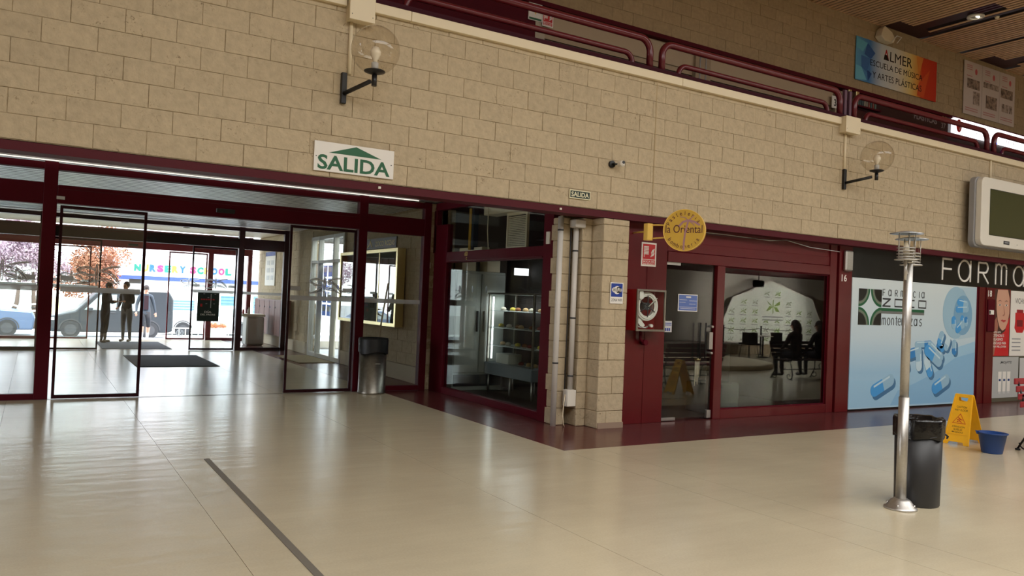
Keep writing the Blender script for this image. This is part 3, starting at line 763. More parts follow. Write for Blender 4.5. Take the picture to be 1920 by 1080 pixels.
# shop interior
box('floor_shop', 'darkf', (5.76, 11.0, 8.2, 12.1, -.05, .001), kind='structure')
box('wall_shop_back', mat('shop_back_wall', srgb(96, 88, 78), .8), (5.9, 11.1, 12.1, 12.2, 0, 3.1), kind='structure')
box('wall_shop_partition', 'dark', (7.22, 7.26, 8.15, 12.1, 0, 3.1), kind='structure')  # added partition, keeps the interior behind the front window dark
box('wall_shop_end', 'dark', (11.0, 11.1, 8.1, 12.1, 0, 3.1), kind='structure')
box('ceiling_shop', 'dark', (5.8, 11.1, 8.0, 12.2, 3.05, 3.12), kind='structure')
o = empty('pastry_display_case', (6.9, 10.9, 0), 'grey glass pastry display case with shelves behind the corner window', 'display case')
grm = mat('case_grey', srgb(120, 128, 134), .4)
MB().cbox(6.56, 7.16, 10.14, 11.62, .30, .50, .012).build('case_base', grm, o)
for x in (6.62, 7.1):
    for y in (10.2, 10.85, 11.55): MB().cyl((x, y, 0), (x, y, .30), .018, n=10).build('leg', 'steel', o)
for x in (6.6, 7.12):
    for y in (10.18, 11.58): MB().cbox(x-.018, x+.018, y-.018, y+.018, .5, 1.66, .004).build('corner_post', 'steeld', o)
for z in (.78, 1.08, 1.36): 
    MB().cbox(6.62, 7.10, 10.2, 11.56, z, z+.012, .003).build('glass_shelf', mat('shelf_glass', srgb(190, 200, 200), .2), o)
MB().cbox(6.57, 7.15, 10.15, 11.6, 1.64, 1.67, .004).build('case_top', 'steeld', o)
for d in ((6.598, 6.602, 10.2, 11.56, .5, 1.64), (6.62, 7.1, 10.176, 10.18, .5, 1.64)): box('case_glass', 'glass', d, o)
MB().cyl((6.64, 11.52, .56), (6.64, 11.52, 1.6), .014, n=8).build('tube_light', 'tube', o)
MB().cyl((6.64, 10.24, .80), (6.64, 10.24, 1.5), .007, n=8).build('tube_light', mat('tube_dim', (.9, .95, 1, 1), .5, emit=.8), o)
area('display_case_lamp', (6.86, 10.9, 1.62), .4, 1.3, 5, (.95, .97, 1))
r = random.Random(11)
cols = [srgb(196, 160, 110), srgb(140, 84, 40), srgb(210, 200, 180), srgb(120, 40, 30), srgb(200, 180, 60)]
for z in (.792, 1.092, 1.372, .50):
    for i in range(6 if z != .50 else 3):
        y = 10.32+i*.22+r.uniform(-.03, .03); c = r.choice(cols); x = 6.74+r.uniform(0, .1)
        b = empty('pastry', (x, y, z), ['first', 'second', 'third', 'fourth', 'fifth', 'sixth'][i]+' pastry from the pier end on the '+{.792: 'lowest glass shelf', 1.092: 'middle glass shelf', 1.372: 'top glass shelf', .50: 'floor'}[z]+' of the display case', 'pastry', 'pastries in the display case')
        MB().lathe([(0, 0), (.06, 0), (.065, .004), (.06, .006)], (x, y, z), 14).build('plate', 'white', b)
        MB().lathe([(0, .006), (.04, .006), (.05, .03), (.035, .055), (0, .065)], (x, y, z), 12).build('cake', mat('cake', c, .7), b)
MB().cbox(6.66, 6.92, 11.0, 11.4, .50, .66, .006).build('cake_box', 'white', loc=(6.8, 11.2, .5), label='white cake box on the floor of the display case', category='box')
o = empty('shop_fridge', (6.5, 11.8, 0), 'tall pale double-door fridge behind the corner window', 'fridge')
pf = mat('pale_fridge', srgb(176, 180, 172), .5)
MB().cbox(6.0, 6.96, 11.70, 11.94, 0, 2.02, .01).build('fridge_body', pf, o)
for x0, x1 in ((6.01, 6.475), (6.485, 6.95)):
    MB().cbox(x0, x1, 11.675, 11.70, .30, 1.98, .008).build('fridge_door', pf, o)
for x in (6.42, 6.54): MB().cbox(x-.012, x+.012, 11.64, 11.675, 1.0, 1.35, .004).build('fridge_handle', 'dgrey', o)
MB().cbox(6.02, 6.94, 11.68, 11.70, .08, .27, .004).build('fridge_plinth', 'dgrey', o)
for x in (6.12, 6.6): MB().cbox(x, x+.26, 11.72, 12.0, 2.02, 2.22, .006).build('storage_box', 'cream', loc=(x+.13, 11.86, 2.02), group='boxes on the shop fridge', label='cream storage box on the shop fridge, '+('passage' if x < 6.3 else 'inner')+' side', category='box')
MB().cbox(6.75, 7.2, 9.3, 9.9, 2.35, 2.36, .002).build('ceiling_panel_light', 'panel', loc=(7, 9.6, 2.35), label='bright square light panel under the shop ceiling behind the corner window', category='light')
MB().cbox(6.9, 7.18, 11.3, 11.32, 1.98, 2.1, .003).build('menu_light_panel', 'panel', loc=(7, 11.3, 1.98), label='small bright light panel at the back of the pastry shop', category='light')
# things above the transom
o = empty('ventilation_grille', (6.05, 9.9, 2.32), 'cream louvred grille behind the upper corner window', 'grille')
MB().box(6.05, 6.09, 9.62, 9.66, 2.32, 2.86).box(6.05, 6.09, 10.16, 10.2, 2.32, 2.86).box(6.05, 6.09, 9.66, 10.16, 2.32, 2.36).box(6.05, 6.09, 9.66, 10.16, 2.82, 2.86).build('grille_frame', 'cream', o)
for i in range(17): MB().box(6.06, 6.085, 9.66, 10.16, 2.372+i*.026, 2.388+i*.026).build('louvre', 'cream', o)
MB().cbox(5.95, 6.2, 9.3, 10.75, 2.86, 3.05, .01).build('air_duct', 'cream', loc=(6.05, 10, 2.84), label='cream duct box above the louvred grille', category='duct')
MB().tube([(5.92, 10.55, 3.05), (5.92, 10.55, 2.6), (5.92, 10.50, 2.3)], .008, 6).build('hanging_cable', 'cream', loc=(5.92, 10.5, 2.3), label='pale cable hanging beside the louvred grille', category='cable')
MB().cbox(6.3, 7.2, 8.9, 9.8, 2.46, 2.5, .004).build('storage_shelf', 'dark', loc=(6.7, 9.35, 2.46), label='dark shelf board fixed to the partition under the stored crate', category='shelf')
MB().cbox(6.5, 6.9, 9.0, 9.7, 2.5, 2.9, .01).build('stored_crate', mat('grey_olive', srgb(92, 96, 78), .7), loc=(6.7, 9.35, 2.5), label='grey green crate stored above the shop window near the pier', category='crate')
MB().cbox(5.84, 5.93, 10.95, 11.02, 2.32, 2.98, .004).build('rolled_banner', mat('yellow_banner', srgb(170, 126, 20), .6), loc=(5.88, 11, 2.32), label='yellow banner standing behind the upper corner window', category='banner')
MB().cbox(5.84, 5.93, 10.86, 10.93, 2.32, 2.98, .004).build('rolled_banner', mat('navy_banner', srgb(20, 34, 46), .6), loc=(5.88, 10.9, 2.32), label='dark blue banner standing behind the upper corner window', category='banner')
MB().cbox(5.86, 6.0, 10.6, 11.35, 2.30, 2.36, .006).build('shelf_board', 'cream', loc=(5.93, 11, 2.3), label='pale board lying on the transom behind the upper corner window', category='board')
MB().box(5.645, 5.66, 8.42, 8.50, 2.30, 2.46).build('hook_plate', 'white', loc=(5.65, 8.46, 2.3), label='small white bracket on the display window frame', category='bracket')

# ------------------------------------------------------------------ pastry shop front (plane y = 7.95)
SY = 7.95
sf = empty('wall_shopfront_lower', (9, SY, 0), kind='structure')
def fb(n, x0, x1, z0, z1, y0=SY, y1=SY+.10, m='red', c=.004, **kw): return MB().cbox(x0, x1, y0, y1, z0, z1, c).build(n, m, sf, **kw)
fb('maroon_panel', 6.50, 6.90, 0, 2.64); fb('maroon_panel', 6.905, 7.25, 0, 2.64)
fb('top_panel', 7.255, 10.80, 2.45-.03, 2.64, SY+.01); fb('top_rail', 7.255, 10.80, 2.16, 2.30, SY-.01); fb('top_rail', 7.255, 10.80, 2.305, 2.44, SY+.004)
fb('mullion', 8.19, 8.34, 0, 2.159, SY-.012); fb('bottom_rail', 8.341, 10.638, .0, .13, SY-.01); fb('right_stile', 10.64, 10.80, 0, 2.64, SY-.014)
fb('corner_post', 10.83, 11.15, 0, 2.64, SY-.04, SY+.12, c=.006)
d4 = empty('window_2', (9.5, SY+.04, 1), kind='structure')
box('glass_pane', 'shopglass', (8.34, 10.64, SY+.035, SY+.043, .13, 2.16), d4)
MB().box(8.34, 10.64, SY+.02, SY+.03, .13, .15).box(8.34, 10.64, SY+.02, SY+.03, 2.14, 2.16).box(8.34, 8.36, SY+.02, SY+.03, .15, 2.14).box(10.62, 10.64, SY+.02, SY+.03, .15, 2.14).build('glazing_bead', 'redm', d4)
d5 = empty('door_4', (7.7, SY+.04, 0), kind='structure')
box('glass_pane', 'shopglass', (7.26, 8.18, SY+.035, SY+.045, .02, 2.16), d5)
MB().cbox(7.27, 7.52, SY+.02, SY+.06, 2.12, 2.17, .003).build('patch_hinge', 'steel', d5); MB().cbox(7.27, 7.52, SY+.02, SY+.06, .01, .05, .003).build('patch_hinge', 'steel', d5)
MB().cbox(8.10, 8.18, SY+.01, SY+.06, .02, .13, .004).build('floor_lock', 'steel', d5)
MB().cbox(8.09, 8.16, SY+.0, SY+.05, .98, 1.22, .004).build('lock_plate', 'steel', d5)
for z in (.93, 1.30): MB().cyl((8.13, SY-.02, z), (8.13, SY+.06, z), .016, n=10).build('lock_knob', 'steel', d5)
MB().cyl((7.98, SY-.03, .85), (7.98, SY-.03, 1.35), .009, n=8).cyl((7.88, SY-.03, .85), (7.88, SY-.03, 1.35), .009, n=8).build('pull_handle', 'iron', d5)
box('dark_jamb', 'dark', (8.155, 8.185, SY+.05, SY+.10, 0, 2.16), d5)
o = empty('door_chime', (7.97, SY+.10, .42), 'hanging chime of pale metal rods on the pastry shop door', 'chime')
MB().cyl((7.97, SY+.10, .82), (7.97, SY+.10, .85), .05, n=12).build('chime_top', 'brass', o)
for dx, l in ((-.035, .36), (-.012, .30), (.012, .34), (.035, .24)): MB().cyl((7.97+dx, SY+.10, .82), (7.97+dx, SY+.10, .82-l), .007, n=8).build('chime_rod', 'bulb', o)
o = empty('door_notice', (7.68, SY+.02, 1.5), 'blue printed notice stuck on the pastry shop door', 'notice')
box('sheet_border', 'whitep', (7.50, 7.86, SY+.026, SY+.032, 1.50, 1.735), o)
box('blue_sheet', mat('notice_blue', srgb(92, 116, 178), .5), (7.512, 7.848, SY+.022, SY+.026, 1.512, 1.723), o)
box('printed_heading', 'whitep', (7.64, 7.73, SY+.02, SY+.022, 1.688, 1.706), o)
for z, a, b in ((1.655, .52, .66), (1.645, .70, .84), (1.62, .52, .63), (1.60, .70, .82), (1.555, .52, .84), (1.535, .54, .82)): box('printed_line', 'whitep', (7+a, 7+b, SY+.02, SY+.022, z, z+.004), o)
o = empty('card_notice', (7.32, SY+.02, 1.25), 'small pale blue notice with dark squares low on the pastry shop door', 'notice')
box('sheet_border', 'lgrey', (7.265, 7.40, SY+.026, SY+.032, 1.21, 1.36), o)
for x in (7.275, 7.31, 7.345): box('dark_square', 'signblue', (x, x+.022, SY+.022, SY+.026, 1.225, 1.265), o)
for z in (1.30, 1.325): box('printed_line', 'signblue', (7.275, 7.39, SY+.022, SY+.026, z, z+.01), o)
# shop counter and a cartoonless painted lamp seen dimly through the door
MB().cbox(8.4, 10.6, 9.9, 10.4, 0, .95, .01).build('shop_counter', mat('dark_counter', srgb(40, 44, 40), .5), loc=(9.5, 10.1, 0), label='low dark counter dimly seen inside the pastry shop', category='counter')
MB().cbox(8.5, 9.1, 8.3, 8.8, 0, .45, .01).build('floor_cooler', mat('dark_teal_box', srgb(36, 56, 50), .5), loc=(8.8, 8.5, 0), label='dark green box standing behind the pastry shop window', category='box')
# loose cables along the top of the front
MB().tube([(7.45, SY-.05, 2.60), (8.3, SY-.05, 2.60), (9.2, SY-.05, 2.585), (9.55, SY-.05, 2.62), (9.7, SY-.05, 2.60), (10.1, SY-.05, 2.55), (10.8, SY-.05, 2.53)], .006, 6).build('loose_cable', 'lgrey', loc=(9, SY-.05, 2.6), label='pale loose cable sagging along the top of the pastry shop front', category='cable')
MB().tube([(7.45, SY-.06, 2.585), (8.4, SY-.06, 2.575), (9.3, SY-.06, 2.60), (9.6, SY-.06, 2.615)], .004, 6).build('loose_cable', 'dgrey', loc=(9, SY-.06, 2.59), label='thin dark cable beside the pale one on the pastry shop front', category='cable')
# stainless box and number on the post
MB().cbox(10.90, 11.08, SY-.11, SY-.04, 2.235, 2.56, .02).build('wall_luminaire', 'steel', loc=(10.99, SY-.08, 2.24), label='small vertical steel cover on the maroon post above the number 16', category='fitting')
text('16', 'whitep', (10.885, SY-.043, 2.07), XU, ZU, .13, .11, name='number', parent=sf, bold=.015)

# fire sign
def fire_sign(x0, z0, w, h, y, lab, parent=None):
    o = empty('fire_hose_sign', (x0+w/2, y, z0), lab, 'sign')
    box('plate', 'whitep', (x0, x0+w, y-.006, y, z0, z0+h), o)
    P = MB().prism(grect(x0+.02*w/.24, z0+h*.30, x0+w-.02*w/.24, z0+h-.02*w/.24), (0, y-.006, 0), XU, ZU, .001)
    P.prism(grect(x0+.02*w/.24, z0+.02*w/.24, x0+w-.02*w/.24, z0+h*.275), (0, y-.006, 0), XU, ZU, .001); P.build('red_field', 'signred', o)
    hz = MB()
    for i in range(6): hz.stroke([(x0+w*.15, z0+h*(.52+i*.06)), (x0+w*.48, z0+h*(.52+i*.06))], h*.04, (0, y-.007, 0), XU, ZU, .001)
    hz.stroke([(x0+w*.18, z0+h*.50), (x0+w*.18, z0+h*.38)], w*.03, (0, y-.007, 0), XU, ZU, .001)
    for a in (0, .09, .18): hz.stroke([(x0+w*(.62+a*.8), z0+h*(.40+a*.3)), (x0+w*(.70+a*.8), z0+h*(.50+a*.3)), (x0+w*(.66+a*.8), z0+h*(.58+a*.3)), (x0+w*(.74+a*.6), z0+h*(.70+a*.3))], w*.045, (0, y-.007, 0), XU, ZU, .001)
    hz.build('hose_symbol', 'whitep', o)
    text('BOCA DE', 'whitep', (x0+w*.14, y-.0072, z0+h*.165), XU, ZU, w*.72, h*.075, parent=o, bold=.02)
    text('INCENDIO', 'whitep', (x0+w*.14, y-.0072, z0+h*.06), XU, ZU, w*.72, h*.075, parent=o, bold=.02)
fire_sign(6.79, 2.075, .255, .315, SY, 'red and white fire hose sign on the maroon panel under the round shop sign')
# fire hose cabinet
hc = empty('fire_hose_cabinet', (6.98, SY-.20, 1.19), 'red glazed fire hose cabinet with a coiled white hose', 'cabinet')
X0, X1, Z0, Z1, YB = 6.58, 7.06, 1.23, 1.76, SY
cm = mat('cabinet_red', srgb(150, 20, 24), .35)
MB().box(X0, X0+.012, YB-.19, YB-.012, Z0+.012, Z1-.012).box(X1-.012, X1, YB-.19, YB-.012, Z0+.012, Z1-.012).box(X0, X1, YB-.19, YB-.012, Z0, Z0+.012).box(X0, X1, YB-.19, YB-.012, Z1-.012, Z1).box(X0, X1, YB-.012, YB, Z0, Z1).build('cabinet_body', cm, hc)
MB().box(X0-.005, X0+.025, YB-.21, YB-.191, Z0+.02, Z1-.018).box(X1-.02, X1+.005, YB-.21, YB-.191, Z0+.02, Z1-.018).box(X0-.005, X1+.005, YB-.21, YB-.191, Z0-.005, Z0+.02).box(X0-.005, X1+.005, YB-.21, YB-.191, Z1-.018, Z1+.005).build('door_frame', 'steeld', hc)
cx, cz = 6.80, 1.545
hs = MB()
for rr, yy in ((.175, YB-.14), (.155, YB-.15), (.175, YB-.10), (.135, YB-.14), (.165, YB-.06)):
    hs.tube([(cx+rr*math.cos(2*math.pi*i/28), yy, cz+rr*1.02*math.sin(2*math.pi*i/28)) for i in range(29)], .012, 8, caps=False)
hs.build('coiled_hose', 'whitep', hc)
MB().cyl((cx, YB-.16, cz), (cx, YB-.04, cz), .05, n=16).build('reel_hub', 'dgrey', hc)
sp2 = MB()
for i in range(6):
    t = math.pi/6+i*math.pi/3; sp2.cyl((cx, YB-.16, cz), (cx+.14*math.cos(t), YB-.16, cz+.14*math.sin(t)), .006, n=6)
sp2.build('reel_spokes', 'dgrey', hc)
MB().cyl((cx, YB-.175, cz), (cx+.14, YB-.175, cz+.11), .006, n=6).build('reel_crank', 'white', hc)
MB().prism([(6.635, 1.40), (6.70, 1.38), (6.78, 1.30), (6.75, 1.27), (6.70, 1.29), (6.64, 1.35)], (0, YB-.12, 0), XU, ZU, .02).build('hose_end', 'whitep', hc)
MB().tube([(6.66, YB-.1, 1.29), (6.72, YB-.12, 1.27), (6.80, YB-.12, 1.265), (6.84, YB-.12, 1.285)], .014, 8).build('nozzle', 'steel', hc)
MB().cyl((6.89, YB-.15, 1.295), (6.89, YB-.10, 1.295), .022, n=14).build('pressure_gauge', 'whitep', hc)
box('inspection_card', 'whitep', (6.635, 6.70, YB-.186, YB-.183, 1.64, 1.745), hc)
MB().prism([(6.88, 1.60), (6.93, 1.72), (6.955, 1.68), (6.91, 1.59)], (0, YB-.10, 0), XU, ZU, .02).build('glass_hammer', cm, hc)
box('cabinet_glass', 'glass', (X0+.02, X1-.02, YB-.202, YB-.199, Z0+.02, Z1-.018), hc)
MB().tube([(6.78, YB-.06, 1.23), (6.78, YB-.06, 1.12), (6.83, YB-.06, 1.06)], .02, 8).cyl((6.85, YB-.02, 1.07), (6.85, YB-.10, 1.07), .035, n=12).build('supply_valve', 'redm', hc)

# wifi sign on the pier
o = empty('wifi_sign', (6.37, 7.77, 1.55), 'blue and white wifi zone sign on the stone pier', 'sign')
WX0, WX1, WZ0, WZ1, wy = 6.155, 6.36, 1.565, 1.83, 7.765
box('plate', 'whitep', (WX0, WX1, wy, wy+.008, WZ0, WZ1), o)
MB().prism(rrect(WX0+.012, WZ0+.085, WX1-.012, WZ1-.012, .008), (0, wy, 0), XU, ZU, .001).build('blue_field', 'signblue', o)
cl = [(a*.078+6.257, b*.052+1.735) for a, b in [(-1, 0), (-.95, .35), (-.7, .6), (-.45, .62), (-.25, .9), (.1, 1), (.4, .85), (.6, .6), (.9, .45), (1, 0), (.9, -.45), (.6, -.6), (.35, -.9), (0, -1), (-.3, -.9), (-.5, -.6), (-.8, -.5)]]
MB().prism(cl, (0, wy-.001, 0), XU, ZU, .001).build('white_cloud', 'whitep', o)
text('Wi', 'blk', (6.195, wy-.0022, 1.712), XU, ZU, .052, .046, parent=o, bold=.02)
MB().prism(rrect(6.255, 1.70, 6.322, 1.772, .012), (0, wy-.002, 0), XU, ZU, .001).build('wifi_badge', 'blk', o)
text('Fi', 'whitep', (6.265, wy-.0035, 1.714), XU, ZU, .046, .046, parent=o, bold=.03)
text('ZONA WIFI', 'dgrey', (6.172, wy-.0012, 1.592), XU, ZU, .17, .034, parent=o, bold=.0)

# ------------------------------------------------------------------ round projecting shop sign
th = math.radians(55); SU = Vector((math.cos(th), -math.sin(th), 0)); SV = Vector((0, 0, 1)); SN = SU.cross(SV)
SC = Vector((6.885, 7.26, 2.512)); RR = .262
rs = empty('round_shop_sign', SC, 'round mustard sign with dark lettering projecting from the wall by the pastry shop', 'sign')
SO = SC+SN*.035
MB().prism(circ(0, 0, RR-.008, 48), SC-SN*.034, SU, SV, .068).build('sign_face', 'gold', rs)
ring = MB(); n = 48; vs = []
for i in range(n):
    t = 2*math.pi*i/n
    for r_, d_ in ((RR, .036), (RR-.008, .036), (RR-.008, -.036), (RR, -.036)): vs.append(SC+SU*(r_*math.cos(t))+SV*(r_*math.sin(t))+SN*d_)
fs = []
for i in range(n):
    j = (i+1) % n
    for a in range(4): b = (a+1) % 4; fs.append((i*4+a, j*4+a, j*4+b, i*4+b))
ring.add(vs, fs, True).build('sign_rim', 'goldb', rs)
pm = MB(); SO2 = SO+SN*.0
def pt(u, v): return ((u-.5)*2*RR, (v-.5)*2*RR)
pm.stroke([pt(.60, .73), pt(.48, .70), pt(.37, .58)], .026, SO2, SU, SV, .001).stroke([pt(.60, .73), pt(.74, .70), pt(.87, .62)], .026, SO2, SU, SV, .001)
pm.stroke([pt(.60, .73), pt(.52, .80), pt(.40, .82)], .010, SO2, SU, SV, .001).stroke([pt(.60, .73), pt(.68, .80), pt(.74, .85)], .010, SO2, SU, SV, .001)
pm.stroke([pt(.60, .73), pt(.57, .60), pt(.53, .42), pt(.51, .20), pt(.51, .02)], .022, SO2, SU, SV, .001).stroke([pt(.60, .73), pt(.70, .66), pt(.75, .61)], .010, SO2, SU, SV, .001)
pm.build('palm_drawing', 'mauve', rs)
text('la Oriental', 'wine', SO+SN*.002+SU*(-RR*.87)+SV*(-.035), SU, SV, RR*1.74, .10, parent=rs, bold=.0)
def arc_text(s, R_, a0, a1, m, flip=False, h=.036):
    for i, ch in enumerate(s):
        t = math.radians(a0+(a1-a0)*i/(len(s)-1)); up = Vector((math.cos(t), math.sin(t)))*(-1 if flip else 1); ri = Vector((up.y, -up.x))
        c = Vector((math.cos(t), math.sin(t)))*R_
        U_ = SU*ri.x+SV*ri.y; V_ = SU*up.x+SV*up.y; hh = h*(1.35 if ch in 'ltbpd' else 1); ww = {'i': .007, 'l': .006, 't': .016, 'r': .018, 'm': .042}.get(ch, .028)
        text(ch, m, SO+SN*.002+SU*c.x+SV*c.y-U_*ww/2-V_*h/2, U_, V_, ww, hh, name='letter', parent=rs, res=2)
arc_text('pasteleria', .205, 158, 32, 'wine'); arc_text('bomboneria', .212, 214, 326, 'wine', flip=True)
MB().cbox(6.60, 6.69, 7.62, 7.70, 2.385, 2.60, .004).build('bracket_plate', 'goldb', rs)
for z in (2.41, 2.585): MB().cyl((6.67, 7.66, z), tuple(SC-SU*(RR*.9)+Vector((0, 0, z-2.512))*.9), .010, n=8).build('bracket_arm', 'goldb', rs)
MB().cyl((6.645, 7.70, 2.5), (6.645, SY, 2.5), .012, n=8).build('bracket_stud', 'goldb', rs)

# ------------------------------------------------------------------ wall signs and camera
o = empty('exit_sign', (2.76, WY-.012, 2.775), 'large white SALIDA sign with a green roof arrow on the stone wall', 'sign')
MB().cbox(2.328, 3.184, WY-.022, WY-.008, 2.774, 3.074, .002).build('plate', 'whitep', o)
MB().prism([(2.478, 2.968), (3.042, 2.966), (2.765, 3.060)], (0, WY-.022, 0), XU, ZU, .001).build('arrow', 'green', o)
text('SALIDA', 'green', (2.366, WY-.0232, 2.793), XU, ZU, .775, .150, parent=o, bold=.025)
for x in (2.35, 3.155): MB().cyl((x, WY-.024, 2.92), (x, WY-.02, 2.92), .006, n=8).build('screw', 'dgrey', o)
o = empty('small_exit_sign', (5.62, WY-.01, 2.82), 'small dark SALIDA sign with pale border above the display window', 'sign')
MB().cbox(5.468, 5.784, WY-.02, WY-.008, 2.818, 2.924, .002).build('plate', mat('phosphor_cream', srgb(222, 216, 180), .5), o)
MB().prism(grect(5.48, 2.830, 5.772, 2.912), (0, WY-.02, 0), XU, ZU, .001).build('green_field', 'greend', o)
text('SALIDA', mat('phosphor_print', srgb(228, 222, 186), .5), (5.495, WY-.0212, 2.842), XU, ZU, .262, .058, parent=o, bold=.02)
o = empty('security_camera', (6.13, WY-.08, 3.25), 'small white wall camera with a black round mount on the stone wall', 'camera')
MB().cyl((6.10, WY+.01, 3.305), (6.10, WY-.03, 3.305), .045, n=18).build('mount', 'blk', o)
MB().cyl((6.10, WY-.03, 3.305), (6.15, WY-.08, 3.305), .012, n=8).build('arm', 'blk', o)
MB().cbox(6.135, 6.205, WY-.16, WY-.06, 3.27, 3.345, .02).build('camera_body', 'white', o)
MB().cyl((6.17, WY-.163, 3.32), (6.17, WY-.155, 3.32), .02, n=14).build('lens', 'blk', o)
for x, lab in ((3.02, 'small white clip on the maroon beam under the big exit sign'), (5.33, 'small white clip on the maroon beam above the display window')):
    MB().cbox(x, x+.03, WY-.03, WY-.012, 2.66, 2.685, .003).build('beam_clip', 'white', loc=(x, WY-.02, 2.66), label=lab, category='clip')

# globe lamps on black brackets
def globe_lamp(x, lab):
    o = empty('globe_wall_lamp', (x, WY, 3.49), lab, 'lamp', 'globe wall lamps')
    MB().cbox(x-.028, x+.028, WY-.045, WY+.005, 3.485, 3.80, .004).build('wall_plate', 'black', o)
    ex, ey = x+.16, WY-.46
    MB().tube([(x, WY-.03, 3.585), (ex-.02, ey+.06, 3.655)], .022, 8).build('arm', 'black', o)
    MB().cyl((ex, ey, 3.60), (ex, ey, 3.71), .026, n=14).build('stem', 'black', o)
    MB().lathe([(0, .0), (.035, .0), (.10, .022), (.105, .03), (.10, .036), (0, .036)], (ex, ey, 3.715), 28).build('gallery_disc', 'black', o)
    R_ = .238; zc = 3.735+R_*.93
    MB().lathe([(R_*math.sin(a), -R_*math.cos(a)) for a in [math.radians(22+158*i/22) for i in range(23)]], (ex, ey, zc), 36).build('glass_globe', 'globe', o)
    MB().cyl((ex, ey, 3.75), (ex, ey, 3.83), .035, n=12).build('lamp_holder', 'lgrey', o)
    MB().lathe([(0, 0), (.022, 0), (.024, .03), (.052, .08), (.055, .11), (.035, .15), (0, .165)], (ex, ey, 3.83), 18).build('bulb', 'bulb', o)
globe_lamp(2.60, 'clear globe lamp on a black bracket, the one near the exit sign')
globe_lamp(10.66, 'clear globe lamp on a black bracket above the pastry shop')

# ------------------------------------------------------------------ pharmacy
fb('fascia_board', 11.17, 20, 2.16, 2.655, SY-.01, SY+.08, 'blk', .004)
fz = mat('letter_white', srgb(236, 232, 224), .4)
def letter(name, strokes, x, z0=2.232, w=.034):
    mb = MB()
    for s in strokes:
        s2 = [(x+a, z0+b) for a, b in s[0]]; mb.stroke(s2, w, (0, SY-.011, 0), XU, ZU, .012, s[1] if len(s) > 1 else False)
    return mb.build(name, fz, sf)
ell = lambda cx, cz, rx, rz, a0=0, a1=360, n=22: [(cx+rx*math.cos(math.radians(a0+(a1-a0)*i/n)), cz+rz*math.sin(math.radians(a0+(a1-a0)*i/n))) for i in range(n+1)]
H = .392
def sa(x): letter('letter', [(ell(.21, H*.5, .19, H*.48),), ([(.41, .0), (.41, H)],)], x)
letter('letter', [([(0, 0), (0, H-.01)],), ([(-.015, H-.015), (.29, H-.015)],), ([(0, H*.52), (.28, H*.52)],)], 13.715)
sa(14.20)
letter('letter', [([(0, 0), (0, H-.01)],), ([(0, H-.015), (.22, H-.015)]+ell(.22, H*.745, .10, H*.24, 90, -90, 12)+[(0, H*.50)],), ([(.14, H*.50), (.35, 0)],)], 14.875)
letter('letter', [([(0, 0), (0, H)],), ([(.20, 0), (.20, H*.75)],), ([(.38, 0), (.38, H*.75)],), (ell(.10, H*.78, .10, H*.20, 180, 0, 10),), (ell(.29, H*.78, .09, H*.20, 180, 0, 10),)], 15.475)
sa(16.10)
letter('letter', [(ell(.22, H*.5, .20, H*.48, 50, 310),)], 16.8); letter('letter', [([(0, 0), (0, H)],)], 17.45); sa(17.7)
# pill mural window
pm_ = empty('pharmacy_mural', (13, SY-.02, .02), 'large pale blue pharmacy window print with capsules spilling from a bottle', 'window print')
def grad_mat(name, stops, axis='Z', lo=0, hi=1):
    m = bpy.data.materials.new(name); m.use_nodes = True; n = m.node_tree.nodes; L = m.node_tree.links; p = n['Principled BSDF']
    g = n.new('ShaderNodeNewGeometry'); sx = n.new('ShaderNodeSeparateXYZ'); mr = n.new('ShaderNodeMapRange'); c = n.new('ShaderNodeValToRGB')
    mr.inputs[1].default_value = lo; mr.inputs[2].default_value = hi
    L.new(g.outputs['Position'], sx.inputs[0]); L.new(sx.outputs[axis], mr.inputs[0]); L.new(mr.outputs[0], c.inputs[0]); L.new(c.outputs[0], p.inputs['Base Color'])
    e = c.color_ramp.elements; e[0].position = stops[0][0]; e[0].color = stops[0][1]; e[1].position = stops[-1][0]; e[1].color = stops[-1][1]
    for s in stops[1:-1]: q = e.new(s[0]); q.color = s[1]
    p.inputs['Roughness'].default_value = .35
    return m
mm = grad_mat('mural_print', [(0, srgb(176, 210, 230)), (.28, srgb(158, 198, 224)), (.55, srgb(196, 216, 226)), (1, srgb(212, 224, 226))], 'Z', .02, 2.14)
box('print_sheet', mm, (11.19, 14.84, SY-.02, SY, .03, 2.15), pm_)
box('sheet_edge', 'blk', (11.17, 14.84, SY-.025, SY+.0, .0, .03), pm_)
MY = SY-.02
def layer(P, m, name, d): MB().prism(P, (0, MY, 0), XU, ZU, d).build(name, m, pm_)
